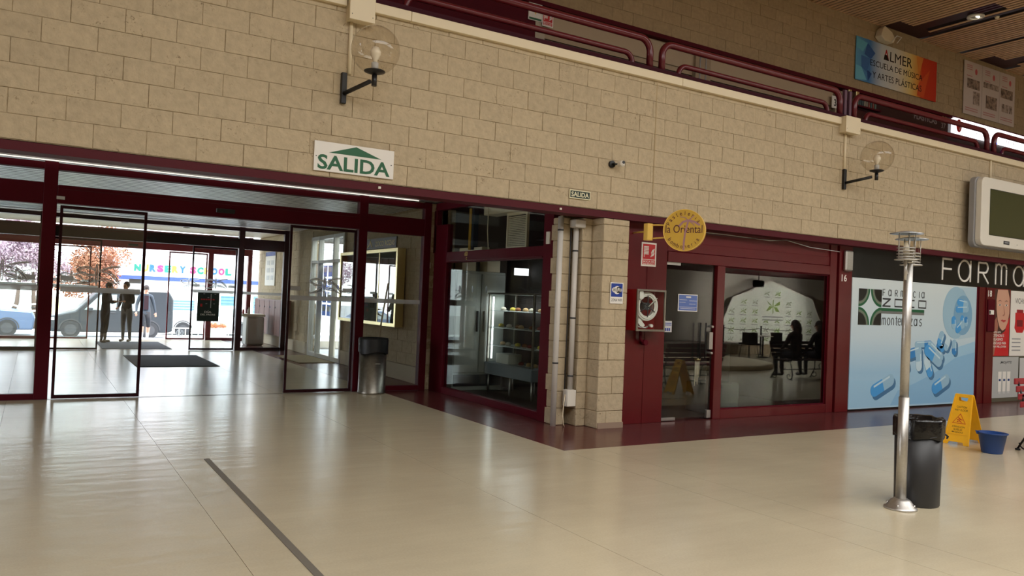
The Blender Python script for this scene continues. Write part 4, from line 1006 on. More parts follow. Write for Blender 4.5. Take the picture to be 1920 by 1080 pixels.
# darker printed blue pool on the lower right
pool = mat('mural_blue', srgb(138, 186, 220), .35); pool2 = mat('mural_blue_soft', srgb(158, 200, 226), .35)
layer([(11.2, .05), (14.83, .05), (14.83, 1.15), (14.3, 1.05), (13.5, .78), (12.8, .60), (12.0, .48), (11.2, .50)], pool2, 'print_patch', .0010)
layer([(12.3, .06), (14.83, .06), (14.83, .95), (14.2, .85), (13.6, .60), (13.0, .42), (12.5, .30)], pool, 'print_patch', .0015)
cA = mat('capsule_blue', srgb(72, 158, 222), .3); cB = mat('capsule_pale', srgb(150, 190, 214), .3); cC = mat('capsule_deep', srgb(48, 132, 200), .3); cS = mat('capsule_shade', srgb(70, 118, 158), .4); cH = mat('capsule_highlight', srgb(196, 222, 234), .3)
def capsule(x0, z0, x1, z1, r, deep=True, d=.004, ma=None, mb_=None, shade=True):
    a = Vector((x0, z0)); b = Vector((x1, z1)); t = (b-a).normalized(); nn = Vector((-t.y, t.x)); m_ = (a+b)/2+t*(.02)
    def half(p, q, first):
        P = []
        for i in range(9):
            an = math.pi/2+math.pi*i/8
            P.append(tuple(p+t*(r*math.cos(an))*(1 if first else -1)+nn*(r*math.sin(an))*(1 if first else -1)))
        return P+([tuple(q-nn*r), tuple(q+nn*r)] if first else [tuple(q+nn*r), tuple(q-nn*r)])
    a2 = a+t*r; b2 = b-t*r
    if shade:
        sh = Vector((.05, -r*.55)); layer([tuple(Vector(p)+sh) for p in half(a2, m_, True)], cS, 'printed_shade', d-.001); layer([tuple(Vector(p)+sh) for p in half(b2, m_, False)], cS, 'printed_shade', d-.001)
    layer(half(a2, m_, True), ma or cA, 'printed_capsule', d); layer(half(b2, m_, False), mb_ or cB, 'printed_capsule', d)
    layer([tuple(a2+nn*r*.75), tuple(a2+nn*r*.45), tuple(b2+nn*r*.45), tuple(b2+nn*r*.75)], cH, 'printed_highlight', d+.0006)
capsule(11.76, .28, 12.38, .52, .105)
capsule(13.50, .28, 14.02, .50, .105, d=.006)
capsule(13.06, 1.00, 13.09, .62, .085, ma=cB, mb_=cH, d=.006)
capsule(13.27, .86, 13.46, .52, .085, ma=cH, mb_=cA, d=.007)
capsule(13.24, 1.03, 13.76, .74, .10, ma=cA, mb_=cB, d=.008)
capsule(13.33, 1.10, 13.80, .82, .09, ma=cB, mb_=cB, d=.005)
capsule(12.72, .90, 13.15, .99, .085, ma=cC, mb_=cB, d=.005)
capsule(12.95, 1.08, 13.46, 1.10, .055, ma=cB, mb_=cC, d=.0045)
capsule(13.78, 1.32, 13.66, 1.06, .075, ma=cB, mb_=cA, d=.006)
capsule(13.98, 1.22, 13.86, .98, .075, ma=cH, mb_=cB, d=.007)
capsule(14.14, 1.18, 14.16, .90, .07, ma=cB, mb_=cC, d=.006)
capsule(13.60, 1.08, 13.84, 1.00, .075, ma=cC, mb_=cA, d=.005)
capsule(12.72, .80, 12.76, .62, .06, ma=cA, mb_=cA, d=.004)
layer([(14.18+.42*math.cos(t), 1.66+.47*math.sin(t)) for t in [math.radians(8*i) for i in range(45)]], mat('bottle_mouth', srgb(156, 192, 212), .35), 'printed_bottle', .003)
layer([(14.2, 2.12), (14.83, 2.14), (14.83, 1.24), (14.25, 1.18), (14.42, 1.3), (14.56, 1.5), (14.60, 1.72), (14.52, 1.95), (14.38, 2.08)], mat('bottle_side', srgb(180, 206, 220), .35), 'printed_bottle', .0036)
layer([(14.4+.30*math.cos(t), 1.62+.36*math.sin(t)) for t in [math.radians(8*i) for i in range(45)]], mat('bottle_inside', srgb(122, 168, 200), .35), 'printed_bottle', .0042)
for a in ((14.20, 1.86, 14.56, 1.82, .06), (14.16, 1.72, 14.58, 1.74, .06), (14.10, 1.60, 14.12, 1.36, .07), (14.36, 1.62, 14.42, 1.38, .06), (14.18, 1.32, 14.44, 1.50, .07), (14.50, 1.60, 14.52, 1.42, .05)):
    capsule(*a, d=.006+random.uniform(0, .002), ma=random.choice([cA, cC]), mb_=cB, shade=False)
# logo on the mural
def quad(x0, z0, s, sx, sz):
    # dark corner quarter with green arc towards the centre star
    P = [(x0, z0), (x0+sx*s, z0)]+[(x0+sx*s*math.cos(t), z0+sz*s*math.sin(t)) for t in [math.radians(90*i/10) for i in range(1, 10)]]+[(x0, z0+sz*s)]
    return P
lg = .29
for (cx_, cz_, sx, sz) in ((11.365, 1.980, 1, -1), (11.968, 1.980, -1, -1), (11.365, 1.392, 1, 1), (11.968, 1.392, -1, 1)):
    layer(quad(cx_, cz_, lg, sx, sz), 'green', 'logo_green', .004)
    layer(quad(cx_, cz_, lg*.86, sx, sz), mat('logo_olive', srgb(110, 122, 104), .5), 'logo_grey', .0046)
    layer(quad(cx_, cz_, lg*.72, sx, sz), 'dgrey', 'logo_dark', .0052)
    layer(quad(cx_, cz_, lg*.68, sx, sz), 'blk', 'logo_dark', .0058)
layer(grect(11.90, 1.632, 13.19, 1.680), 'green', 'logo_bar', .0034); layer(grect(11.94, 1.590, 13.19, 1.632), mat('logo_bar_grey', srgb(110, 112, 110), .5), 'logo_bar', .004)
dgp = mat('print_charcoal', srgb(46, 48, 52), .5)
x = 11.985
def mstroke(strs, w, m=dgp, d=.004):
    mb = MB()
    for s in strs: mb.stroke(s[0], w, (0, MY, 0), XU, ZU, d, len(s) > 1)
    mb.build('lettering', m, pm_)
def word(defs, x, z, h, w, wx=None): 
    for nm, dx in defs:
        L_ = {'F': [([(0, 0), (0, 1), (.55, 1)],), ([(0, .52), (.5, .52)],)], 'a': [(ell(.38, .5, .36, .48),), ([(.76, 0), (.76, 1)],)], 'R': [([(0, 0), (0, 1)]+ell(.4, .75, .2, .25, 90, -90, 6)+[(0, .5)],), ([(.3, .5), (.62, 0)],)],
              'm': [([(0, 0), (0, .9)]+ell(.22, .75, .2, .22, 160, 0, 5)+[(.42, 0)],), ([(.42, .75)]+ell(.64, .75, .2, .22, 160, 0, 5)+[(.84, 0)],)], 'c': [(ell(.38, .5, .36, .48, 45, 315),)], 'i': [([(0, 0), (0, 1)],)],
              'Z': [([(0, 1), (1, 1)],), ([(.97, 1), (.03, 0)],), ([(0, 0), (1, 0)],)], 'O': [([(0, 0), (1, 0), (1, 1), (0, 1)], 1)], 'C': [([(1, 1), (0, 1), (0, 0), (1, 0)],)], 'o': [(ell(.36, .5, .34, .48),)], 'n': [([(0, 0), (0, .9)]+ell(.28, .7, .26, .28, 160, 0, 6)+[(.54, 0)],)],
              't': [([(.2, 1.25), (.2, .1), (.45, 0)],), ([(0, .95), (.45, .95)],)], 'e': [([(.05, .5), (.7, .5)]+ell(.37, .5, .34, .48, 10, 310),)], 's': [([(.55, .9), (.3, 1), (.05, .8), (.1, .58), (.5, .42), (.58, .2), (.3, 0), (.03, .1)],)], 'z': [([(0, .97), (.55, .97)],), ([(.53, .97), (.02, .02)],), ([(0, .02), (.55, .02)],)]}[nm]
        mstroke([([(x+dx+a*(wx or h*.95), z+b*h) for a, b in s[0]],)+tuple(s[1:]) for s in L_], w)
word([('F', 0), ('a', .15), ('R', .34), ('m', .50), ('a', .68), ('c', .85), ('i', 1.03), ('a', 1.10)], 12.0, 1.885, .105, .012)
word([('Z', 0), ('O', .34), ('C', .68), ('O', 1.02)], 12.0, 1.715, .12, .026, .215)
word([('m', 0), ('o', .14), ('n', .26), ('t', .37), ('e', .44), ('R', .55), ('o', .66), ('z', .79), ('a', .90), ('s', 1.06)], 12.0, 1.40, .12, .013)
fb('post', 14.84, 14.92, 0, 2.16, SY-.01, SY+.1, 'redm'); fb('post', 14.92, 15.13, 0, 2.16, SY-.03, SY+.1); fb('post', 15.13, 15.41, 0, 2.16, SY-.05, SY+.1)
text('18', 'whitep', (15.17, SY-.053, 1.99), XU, ZU, .13, .12, name='number', parent=sf, bold=.015)
o = empty('intercom', (15.26, SY-.06, 1.33), 'maroon intercom panel with a white label on the pharmacy post', 'intercom')
MB().cbox(15.15, 15.39, SY-.075, SY-.05, 1.34, 1.94, .006).build('panel_body', 'redm', o); box('label_plate', 'whitep', (15.18, 15.34, SY-.08, SY-.075, 1.66, 1.74), o)
box('logo_patch', 'blk', (15.18, 15.22, SY-.082, SY-.08, 1.67, 1.73), o)
fb('glazing_back', 15.41, 20, 0, 2.16, SY+.02, SY+.06, mat('pharmacy_glass_back', srgb(92, 90, 76), .2))
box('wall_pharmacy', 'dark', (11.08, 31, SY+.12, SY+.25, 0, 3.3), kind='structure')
# beauty posters
o = empty('beauty_poster', (15.76, SY, .88), 'red beauty poster with a woman\'s face in the pharmacy window', 'poster')
pr0 = SY+.005
box('poster_sheet', 'signred', (15.43, 16.07, pr0, pr0+.006, .88, 2.155), o)
PY = pr0
def fl(P, m, d, n='printed_shape', par=None, Y=None): MB().prism(P, (0, PY if Y is None else Y, 0), XU, ZU, d).build(n, m, par or o)
skin_p = mat('print_skin', srgb(206, 158, 134), .5); skin_d = mat('print_skin_dark', srgb(160, 104, 84), .5); hair_p = mat('print_hair', srgb(70, 40, 30), .5)
fl([(15.43, 2.15), (16.06, 2.15), (16.06, 1.62), (15.98, 1.50), (15.92, 1.36), (15.80, 1.30), (15.43, 1.30)], hair_p, .001)
fl([(15.62, 2.14), (15.98, 2.15), (16.05, 1.98), (16.05, 1.70), (16.0, 1.52), (15.92, 1.40), (15.82, 1.36), (15.72, 1.42), (15.64, 1.56), (15.59, 1.76), (15.58, 1.95)], skin_p, .002)
fl([(15.43, 1.44), (15.60, 1.62), (15.66, 1.46), (15.62, 1.2), (15.55, .90), (15.43, .89)], skin_d, .0018)
for ex in (15.70, 15.93):
    fl([(ex-.055, 1.85), (ex, 1.875), (ex+.055, 1.85), (ex, 1.825)], 'whitep', .003); fl(circ(ex, 1.85, .02, 12), 'blk', .0036)
    fl([(ex-.07, 1.91), (ex, 1.945), (ex+.07, 1.92), (ex, 1.93)], hair_p, .003)
fl([(15.83, 1.85), (15.86, 1.68), (15.80, 1.65), (15.86, 1.64), (15.89, 1.68)], skin_d, .003)
fl([(15.74, 1.555), (15.81, 1.575), (15.84, 1.565), (15.90, 1.57), (15.95, 1.555), (15.86, 1.52)], mat('print_lips', srgb(176, 60, 60), .5), .003)
for i, (s, w_) in enumerate((('NUESTRO GESTO', .30), ('POTENCIAR 5', .42), ('COLAGENOS', .38), ('ESENCIALES PARA', .50), ('UNA PIEL JOVEN', .50))):
    text(s, 'whitep', (15.46, PY-.004, 1.315-i*.072), XU, ZU, w_, .05 if i else .03, parent=o, bold=.015)
o = empty('beauty_poster', (16.5, SY, .9), 'white product poster with a red jar in the pharmacy window', 'poster')
box('poster_sheet', 'whitep', (16.10, 16.78, pr0, pr0+.006, .88, 2.14), o)
text('VICHY', dgp, (16.26, PY-.001, 1.90), XU, ZU, .36, .10, parent=o)
fl([(16.28, 1.72), (16.62, 1.72), (16.62, 1.55), (16.64, 1.42), (16.56, 1.33), (16.34, 1.33), (16.26, 1.42), (16.28, 1.55)], 'signred', .002)
fl([(16.33, 1.78), (16.57, 1.78), (16.57, 1.72), (16.33, 1.72)], mat('print_cap', srgb(150, 26, 36), .5), .002)
fl(grect(16.34, 1.45, 16.56, 1.58), mat('print_jar_label', srgb(120, 20, 30), .5), .003)
for z in (1.2, 1.13, 1.05, .98): fl(grect(16.18, z, 16.5, z+.02), 'grey', .002)
o = empty('beauty_poster', (15.9, SY, .08), 'pale grey poster with three tubes low in the pharmacy window', 'poster')
box('poster_sheet', mat('print_pale_grey', srgb(178, 180, 178), .5), (15.50, 16.45, pr0, pr0+.006, .08, .86), o)
text('\u00a1MOJATE!', dgp, (15.78, PY-.001, .72), XU, ZU, .42, .06, parent=o, bold=.005)
for x in (15.78, 15.94, 16.10):
    fl([(x-.05, .20), (x+.05, .20), (x+.06, .58), (x-.06, .58)], 'whitep', .002); fl(grect(x-.04, .16, x+.04, .20), 'lgrey', .002); fl(grect(x-.035, .40, x+.035, .44), 'bluep', .003)
box('poster_sheet', 'lgrey', (16.5, 17.4, pr0, pr0+.006, .08, .84), empty('beauty_poster', (16.9, SY, .08), 'pale poster under the jar poster in the pharmacy window', 'poster'))

# wall screen
o = empty('wall_screen', (14.9, 7.6, 2.85), 'white framed screen with a dark idle display on the stone wall', 'screen')
def rbox(x0, z0, x1, z1, y0, y1, r): return MB().prism(rrect(x0, z0, x1, z1, r, 6), (0, y1, 0), XU, ZU, y1-y0)
TY = 7.46
rbox(14.02, 2.86, 16.3, 4.06, TY, TY+.10, .12).build('screen_bezel', 'white', o, bevel=.01)
rbox(13.98, 2.83, 16.34, 4.07, TY+.10, TY+.20, .12).build('screen_housing', 'grey', o, bevel=.01)
rbox(14.30, 3.06, 16.05, 3.86, TY-.002, TY+.004, .01).build('display', 'screen', o)
rbox(14.29, 3.05, 16.06, 3.87, TY-.001, TY+.004, .01).build('display_edge', 'blk', o)
MB().cbox(14.55, 15.1, TY+.2, WY, 3.3, 3.6, .01).build('wall_bracket', 'black', o)
MB().cbox(14.78, 14.98, TY-.004, TY+.004, 2.92, 2.985, .003).build('maker_badge', 'dgrey', o); box('badge_plate', 'grey', (14.81, 14.95, TY-.0055, TY-.004, 2.945, 2.965), o)
MB().cyl((15.25, TY-.003, 2.94), (15.25, TY, 2.94), .008, n=8).build('indicator', 'dgrey', o)

# ------------------------------------------------------------------ balcony rails
def hoop(x0, x1, z1, y, r, rc=.17, z0=4.62):
    P = [(x0, y, z0), (x0, y, z1-rc)]
    for i in range(1, 8): t = math.radians(90*i/8); P.append((x0+rc*(1-math.cos(t)), y, z1-rc+rc*math.sin(t)))
    P.append((x0+rc, y, z1)); P.append((x1-rc, y, z1))
    for i in range(1, 8): t = math.radians(90*i/8); P.append((x1-rc*(1-math.sin(t)), y, z1-rc*(1-math.cos(t))))
    P += [(x1, y, z1-rc), (x1, y, z0)]
    return P
for (a, b, lab) in ((-1.0, 2.85, 'maroon tubular balcony rail section above the big exit sign, out of the picture top'), (3.0, 6.79, 'maroon tubular balcony rail section ending above the wall camera'), (7.0, 10.72, 'maroon tubular balcony rail section in the middle, above the pastry shop'), (11.08, 15.02, 'maroon tubular balcony rail section above the capsule print'), (15.26, 19.2, 'maroon tubular balcony rail section above the wall screen')):
    o = empty('balcony_rail', ((a+b)/2, WY+.15, 4.62), lab, 'railing')
    MB().tube(hoop(a, b, 5.062, WY+.15, .046), .046, 12).build('outer_hoop', 'redt', o)
    MB().tube(hoop(a+.32, b-.28, 4.83, WY+.17, .03, .13), .036, 10).build('inner_hoop', 'redt', o)
for x in (10.83, 10.95): MB().cbox(x-.028, x+.028, WY+.12, WY+.17, 4.60, 5.10, .006).build('rail_post', mat('mauve_post', srgb(92, 58, 76), .5), loc=(x, WY+.15, 4.6), group='posts between rail sections', label='square mauve post between balcony rail sections, the '+('left' if x < 10.9 else 'right')+' one of two', category='post')
# upper storey signs and shops
o = empty('music_school_banner', (15.3, UY-.02, 6.3), 'music and art school banner, blue to red, hanging on the upper wall', 'banner')
BX0, BX1, BZ0, BZ1 = 13.93, 16.76, 6.30, 7.18
bm = grad_mat('banner_print', [(0, srgb(92, 160, 196)), (.16, srgb(60, 120, 178)), (.30, srgb(196, 204, 208)), (.50, srgb(222, 214, 196)), (.66, srgb(232, 202, 120)), (.76, srgb(230, 150, 60)), (.80, srgb(206, 62, 28)), (1, srgb(196, 40, 24))], 'X', BX0, BX1)
box('banner_sheet', bm, (BX0, BX1, UY-.03, UY-.02, BZ0, BZ1), o)
bn = lambda P, m, d=.001: MB().prism(P, (0, UY-.03, 0), XU, ZU, d).build('printed_facet', m, o)
bn([(14.30, 7.10), (14.56, 6.94), (14.42, 6.80), (14.20, 6.86)], mat('facet_navy', srgb(44, 88, 150), .5)); bn([(14.10, 6.82), (14.42, 6.80), (14.30, 6.50), (14.12, 6.58)], mat('facet_blue', srgb(58, 108, 168), .5), .0012)
bn([(13.94, 7.15), (14.30, 7.10), (14.15, 6.90), (13.94, 6.95)], mat('facet_teal', srgb(96, 172, 196), .5)); bn([(13.94, 6.6), (14.12, 6.58), (14.30, 6.34), (13.94, 6.31)], mat('facet_sky', srgb(110, 186, 208), .5))
bn([(14.30, 6.56), (14.46, 6.50), (14.34, 6.33)], mat('facet_deep', srgb(30, 70, 130), .5)); bn([(16.0, 7.17), (16.25, 7.17), (16.1, 6.75)], mat('facet_orange', srgb(226, 140, 60), .5))
bn([(16.1, 6.6), (16.5, 6.95), (16.30, 6.33), (16.05, 6.33)], mat('facet_red', srgb(216, 84, 36), .5), .0008)
B_ = UY-.0325
text('A', 'signred', (14.84, B_, 6.87), XU, ZU, .18, .22, parent=o, bold=.015); text('LMER', 'blk', (15.06, B_, 6.87), XU, ZU, .78, .20, parent=o, bold=0)
MB().prism([(14.84, 6.87), (15.02, 6.87), (14.95, 6.98), (14.87, 6.98)], (0, B_, 0), XU, ZU, .001).build('dark_letter_foot', 'blk', o)
text('ESCUELA DE M\u00daSICA', 'blk', (14.40, B_, 6.67), XU, ZU, 1.83, .155, parent=o, bold=.0)
text('Y ARTES PL\u00c1STICAS', 'blk', (14.48, B_, 6.43), XU, ZU, 1.73, .165, parent=o, bold=.0)
o = empty('wall_floodlight', (14.85, UY-.1, 7.2), 'beige floodlight with a wire bracket mounted above the school banner', 'floodlight')
MB().prism([(14.54, 7.28), (14.60, 7.44), (14.66, 7.50), (14.90, 7.42), (15.02, 7.30), (14.96, 7.20), (14.66, 7.20)], (0, UY-.01, 0), XU, ZU, .16).build('lamp_body', 'cream', o, bevel=.02)
MB().tube([(14.84, UY-.20, 7.19), (14.98, UY-.22, 7.34), (15.14, UY-.22, 7.34), (15.02, UY-.2, 7.20)], .010, 6).build('wire_bracket', 'white', o)
for i, (a, b) in enumerate(((17.84, 18.60), (18.60, 19.36), (19.36, 20.06))):
    o = empty('salon_poster', ((a+b)/2, UY-.02, 6.24), ['first', 'middle', 'last'][i]+' of three joined pink and white salon posters under the ceiling', 'poster', 'salon posters')
    box('poster_sheet', mat('salon_paper', srgb(206, 192, 184), .6), (a+.005, b-.005, UY-.03, UY-.02, 6.24, 7.46), o)
    q = MB(); q.prism(circ((a+b)/2+.12, 7.26, .05, 14, 1.4), (0, UY-.03, 0), XU, ZU, .001); q.build('pink_emblem', mat('print_pink', srgb(206, 90, 96), .5), o)
    for z in (7.36, 7.32, 7.27, 7.12): box('printed_line', mat('print_pinkish', srgb(190, 130, 126), .5), (a+.12, a+.34, UY-.032, UY-.03, z, z+.02), o)
    ph = mat('print_photo', srgb(70, 56, 50), .6, noise=.6, nscale=14, col2=srgb(176, 150, 130)); ph2 = mat('print_photo2', srgb(84, 66, 58), .6, noise=.6, nscale=18, col2=srgb(196, 176, 160))
    if i == 0: box('printed_photo', ph, (a+.14, a+.66, UY-.032, UY-.03, 6.85, 7.07), o); box('printed_photo', ph2, (a+.40, a+.67, UY-.032, UY-.03, 6.50, 6.80), o)
    if i == 1: box('printed_photo', ph2, (a+.06, a+.72, UY-.032, UY-.03, 6.97, 7.10), o); box('printed_photo', ph, (a+.18, a+.66, UY-.032, UY-.03, 6.50, 6.80), o)
    if i == 2: box('printed_photo', ph, (a+.06, a+.60, UY-.032, UY-.03, 6.86, 7.08), o); [box('printed_photo', ph2, (a+.12+.17*j, a+.25+.17*j, UY-.032, UY-.03, 6.53, 6.72), o) for j in range(3)]
    for z in (6.33, 6.38): box('printed_line', mat('print_pinkish2', srgb(190, 130, 126), .5), (a+.08, a+.6, UY-.032, UY-.03, z, z+.02), o)
o = empty('lit_salon_sign', (19, UY, 5.76), 'brightly lit white hair and beauty centre sign with a red round emblem', 'sign')
box('light_box', mat('lit_sign_white', (1, .97, .99, 1), .4, emit=1.05), (17.54, 22, UY-.02, UY+.06, 5.76, 6.09), o)
MB().prism(circ(17.72, 5.925, .11, 24, 1.35), (0, UY-.021, 0), XU, ZU, .001).build('red_emblem', 'signred', o)
MB().stroke([(17.74, 5.83), (17.78, 5.92), (17.74, 5.97), (17.78, 6.02)], .022, (0, UY-.023, 0), XU, ZU, .001).build('emblem_curl', 'whitep', o)
gt = mat('thin_grey_print', srgb(120, 112, 122), .5)
text('CENTRO PELUQUERIA', gt, (17.96, UY-.024, 5.96), XU, ZU, 1.75, .10, parent=o, bold=-.012); text('Y ESTETICA', gt, (18.4, UY-.024, 5.80), XU, ZU, 1.0, .10, parent=o, bold=-.012); text('TELF.', gt, (19.7, UY-.024, 5.80), XU, ZU, .5, .08, parent=o, bold=-.01)
o = empty('dark_shop_sign', (15.6, UY, 5.8), 'dark maroon art shop sign with faded white lettering, partly behind the rail', 'sign')
box('sign_board', mat('dark_maroon_board', srgb(44, 10, 16), .4), (14.1, 17.3, UY+.0, UY+.02, 5.72, 6.03), o)
fa = mat('faded_white_print', srgb(150, 138, 138), .6)
text('PLASTICAS', fa, (16.02, UY-.002, 5.83), XU, ZU, .86, .13, parent=o, bold=.02); text('37', fa, (17.05, UY-.002, 5.78), XU, ZU, .17, .12, parent=o, bold=.01)
for a, b, z in ((14.75, 15.05, 5.96), (15.2, 15.55, 5.95)): box('tube_reflection_print', fa, (a, b, UY-.003, UY, z, z+.02), o)
for x, w_ in ((17.08, .06), (17.18, .07)): box('gilt_bar', 'brass', (x, x+w_, UY-.006, UY, 5.98, 6.10), o)
o = empty('shop_number_board', (13.45, UY+.0, 5.6), 'white board with number 38 by the rail post', 'sign')
box('plate', 'whitep', (13.28, 13.5, UY+.0, UY+.015, 5.62, 5.86), o); text('38', 'blk', (13.34, UY-.001, 5.66), XU, ZU, .15, .14, parent=o, bold=.02)
for x in (13.74, 13.98): MB().cbox(x, x+.10, UY-.04, UY+.02, 5.85, 6.06, .01).build('door_hinge_plate', 'brass', loc=(x, UY, 5.85), group='brass plates', label='brass plate '+('nearer the' if x < 13.9 else 'farther from the')+' white number board on the upper shop door frame', category='plate')
r = random.Random(2)
for i in range(9): 
    c = r.choice([srgb(90, 110, 100), srgb(140, 134, 120), srgb(60, 80, 84), srgb(120, 60, 50)])
    MB().cbox(14.0+i*.07, 14.05+i*.07, UY-.06, UY+.01, 5.78, 5.98-r.random()*.06, .004).build('stationery_box', mat('stationery', c, .6), loc=(14.0+i*.07, UY, 5.78), group='stationery on the upper shop shelf', label=['first', 'second', 'third', 'fourth', 'fifth', 'sixth', 'seventh', 'eighth', 'ninth'][i]+' small box from the rail posts in the upper art shop window', category='box')
MB().box(13.95, 14.75, UY-.08, UY+.02, 5.75, 5.78).build('display_ledge', 'redm', uback)
o = empty('assembly_sign', (6.33, UY, 5.75), 'white notice with green border on the upper wall beside the red fire sign', 'sign')
box('plate', 'whitep', (6.16, 6.40, UY-.005, UY+.015, 5.79, 6.1), o); box('green_border', 'green', (6.17, 6.39, UY-.007, UY-.005, 5.80, 5.83), o); MB().prism([(6.22, 6.0), (6.34, 6.0), (6.28, 5.88)], (0, UY-.006, 0), XU, ZU, .001).build('arrow_print', 'goldb', o)
fire_sign(6.40, 5.74, .20, .25, UY-.01, 'small red fire hose sign on the upper storey wall')
ul = mat('blue_neon', (.05, .1, 1, 1), .4, emit=3)
o = empty('blue_lamp', (15.42, 8.0, 4.665), 'small glowing blue lamp behind the rail below the lit sign', 'lamp')
MB().cyl((15.42, 8.0, 4.665), (15.42, 8.0, 4.86), .03, n=10).build('lamp_base', 'blk', o); MB().ball((15.42, 8.0, 4.90), .045, 12, 8, (1, 1, .7)).build('lamp_dome', ul, o)

# ------------------------------------------------------------------ things standing on the hall floor
# steel pole lamp with two lanterns
PX, PYY = 6.05, 3.78
o = empty('pole_lamp', (PX, PYY, 0), 'tall brushed steel pole lamp with glass lanterns beside the black bin', 'lamp')
MB().lathe([(0, 0), (.125, 0), (.125, .012), (.11, .02), (.075, .07), (.052, .085), (.0, .085)], (PX, PYY, 0), 28).build('base_flange', 'steel', o)
for i in range(4):
    t = math.radians(20+90*i); MB().cyl((PX+.10*math.cos(t), PYY+.10*math.sin(t), .012), (PX+.10*math.cos(t), PYY+.10*math.sin(t), .045), .009, n=8).build('bolt', 'steel', o)
MB().cyl((PX, PYY, .08), (PX, PYY, .90), .040, n=24).build('lower_pole', 'steel', o)
MB().cyl((PX, PYY, .90), (PX, PYY, 1.985), .034, n=24).build('upper_pole', 'steel', o)
MB().lathe([(.0, 0), (.038, 0), (.03, .02), (0, .025)], (PX, PYY, 1.985), 16).build('pole_cap', 'steel', o)
def lantern(dx, dy, z):
    x, y = PX+dx, PYY+dy
    h = empty('lantern', (x, y, z), parent=o)
    MB().cyl((x, y, z-.16), (x, y, z), .012, n=10).build('lantern_stem', 'steel', h)
    MB().lathe([(0, 0), (.085, 0), (.085, .006), (.06, .012), (0, .012)], (x, y, z), 24).build('lantern_base', 'steel', h)
    for k in range(4): MB().lathe([(.058, .02+k*.024), (.074, .026+k*.024), (.058, .032+k*.024), (.058, .02+k*.024)], (x, y, z), 24).build('louvre_ring', 'steel', h)
    for k in range(5): t = 2*math.pi*k/5+.3; MB().cyl((x+.064*math.cos(t), y+.064*math.sin(t), z+.005), (x+.066*math.cos(t), y+.066*math.sin(t), z+.215), .0035, n=6).build('cage_rod', 'steel', h)
    MB().lathe([(.052, .01), (.054, .21)], (x, y, z), 24).build('glass_cylinder', 'globe', h)
    MB().lathe([(0, .012), (.022, .012), (.024, .10), (.012, .14), (0, .15)], (x, y, z), 14).build('lantern_bulb', 'bulb', h)
    MB().lathe([(0, .236), (.05, .230), (.125, .216), (.125, .212), (.05, .218), (0, .22)], (x, y, z), 32).build('lantern_hat', mat('lantern_hat', (.55, .60, .66, 1), .3, .9), h)
    MB().tube([(x, y, z-.06), (x*.5+PX*.5, y*.5+PYY*.5, z-.10), (PX, PYY, z-.11)], .010, 6).build('lantern_arm', 'steel', h)
lantern(-.077, -.023, 2.005); lantern(.074, .025, 1.972)

def lathe_obj(name, prof, c, m, parent, n=32): return MB().lathe(prof, c, n).build(name, m, parent)
bx_, by_ = 6.35, 3.83
o = empty('litter_bin', (bx_, by_, 0), 'tall black plastic bin with a shiny black bag rim behind the steel pole', 'bin')
lathe_obj('bin_body', [(0, 0), (.165, 0), (.172, .01), (.182, .66), (.0, .66)], (bx_, by_, 0), 'blackp', o, 40)
bagm = mat('black_bag', srgb(16, 16, 18), .18, bump=.8, bscale=18, dist=.01)
mb = MB(); nn = 48; vs = []
r = random.Random(4)
for i in range(nn):
    t = 2*math.pi*i/nn; w_ = .003*math.sin(t*7)+.003*math.sin(t*11+1)
    for rr, z in ((.12, .60), (.165+w_, .715), (.190+w_, .722+w_), (.197+w_, .70), (.195+w_*1.2, .60), (.193+w_*1.2, .56+.01*math.sin(t*5))): vs.append((bx_+rr*math.cos(t), by_+rr*math.sin(t), z))
fs = []
for i in range(nn):
    j = (i+1) % nn
    for a in range(5): fs.append((i*6+a, j*6+a, j*6+a+1, i*6+a+1))
mb.add(vs, fs, True).build('bag_rim', bagm, o)
MB().tube([(bx_+.19*math.cos(t), by_+.19*math.sin(t), .575+.008*math.sin(6*t)) for t in [2*math.pi*i/40 for i in range(41)]], .004, 6, caps=False).build('drawstring', 'black', o)
MB().tube([(bx_+.165, by_-.10, .58), (bx_+.19, by_-.115, .585), (bx_+.205, by_-.13, .565), (bx_+.21, by_-.12, .55)], .009, 6).build('bag_knot', bagm, o)

o = empty('steel_bin', (4.60, 11.78, 0), 'round brushed steel bin with a black bag over its top beside the inner doors', 'bin')
lathe_obj('bin_body', [(0, 0), (.215, 0), (.22, .01), (.22, .03), (.215, .035), (.215, .67), (0, .67)], (4.6, 11.72, 0), 'steeld', o, 40)
vs = []; fs = []; nn = 40
for i in range(nn):
    t = 2*math.pi*i/nn; low = .64 if math.cos(t-4.6) > -.55 else .80; low += .02*math.sin(3*t)
    for rr, z in ((.16, .80), (.20, .875), (.228, .872), (.236, .84), (.232, low)): vs.append((4.6+rr*math.cos(t), 11.72+rr*math.sin(t), z))
for i in range(nn):
    j = (i+1) % nn
    for a in range(4): fs.append((i*5+a, j*5+a, j*5+a+1, i*5+a+1))
MB().add(vs, fs, True).build('bag_rim', mat('black_bag_matt', srgb(24, 26, 28), .5, bump=.5, bscale=15, dist=.01), o)
lathe_obj('bin_collar', [(.212, .66), (.22, .67), (.22, .86), (.20, .87)], (4.6, 11.72, 0), 'steeld', o, 40)
box('door_slot', 'lgrey', (4.56, 4.64, 11.498, 11.504, .475, .482), o)
for ob in o.children: pass

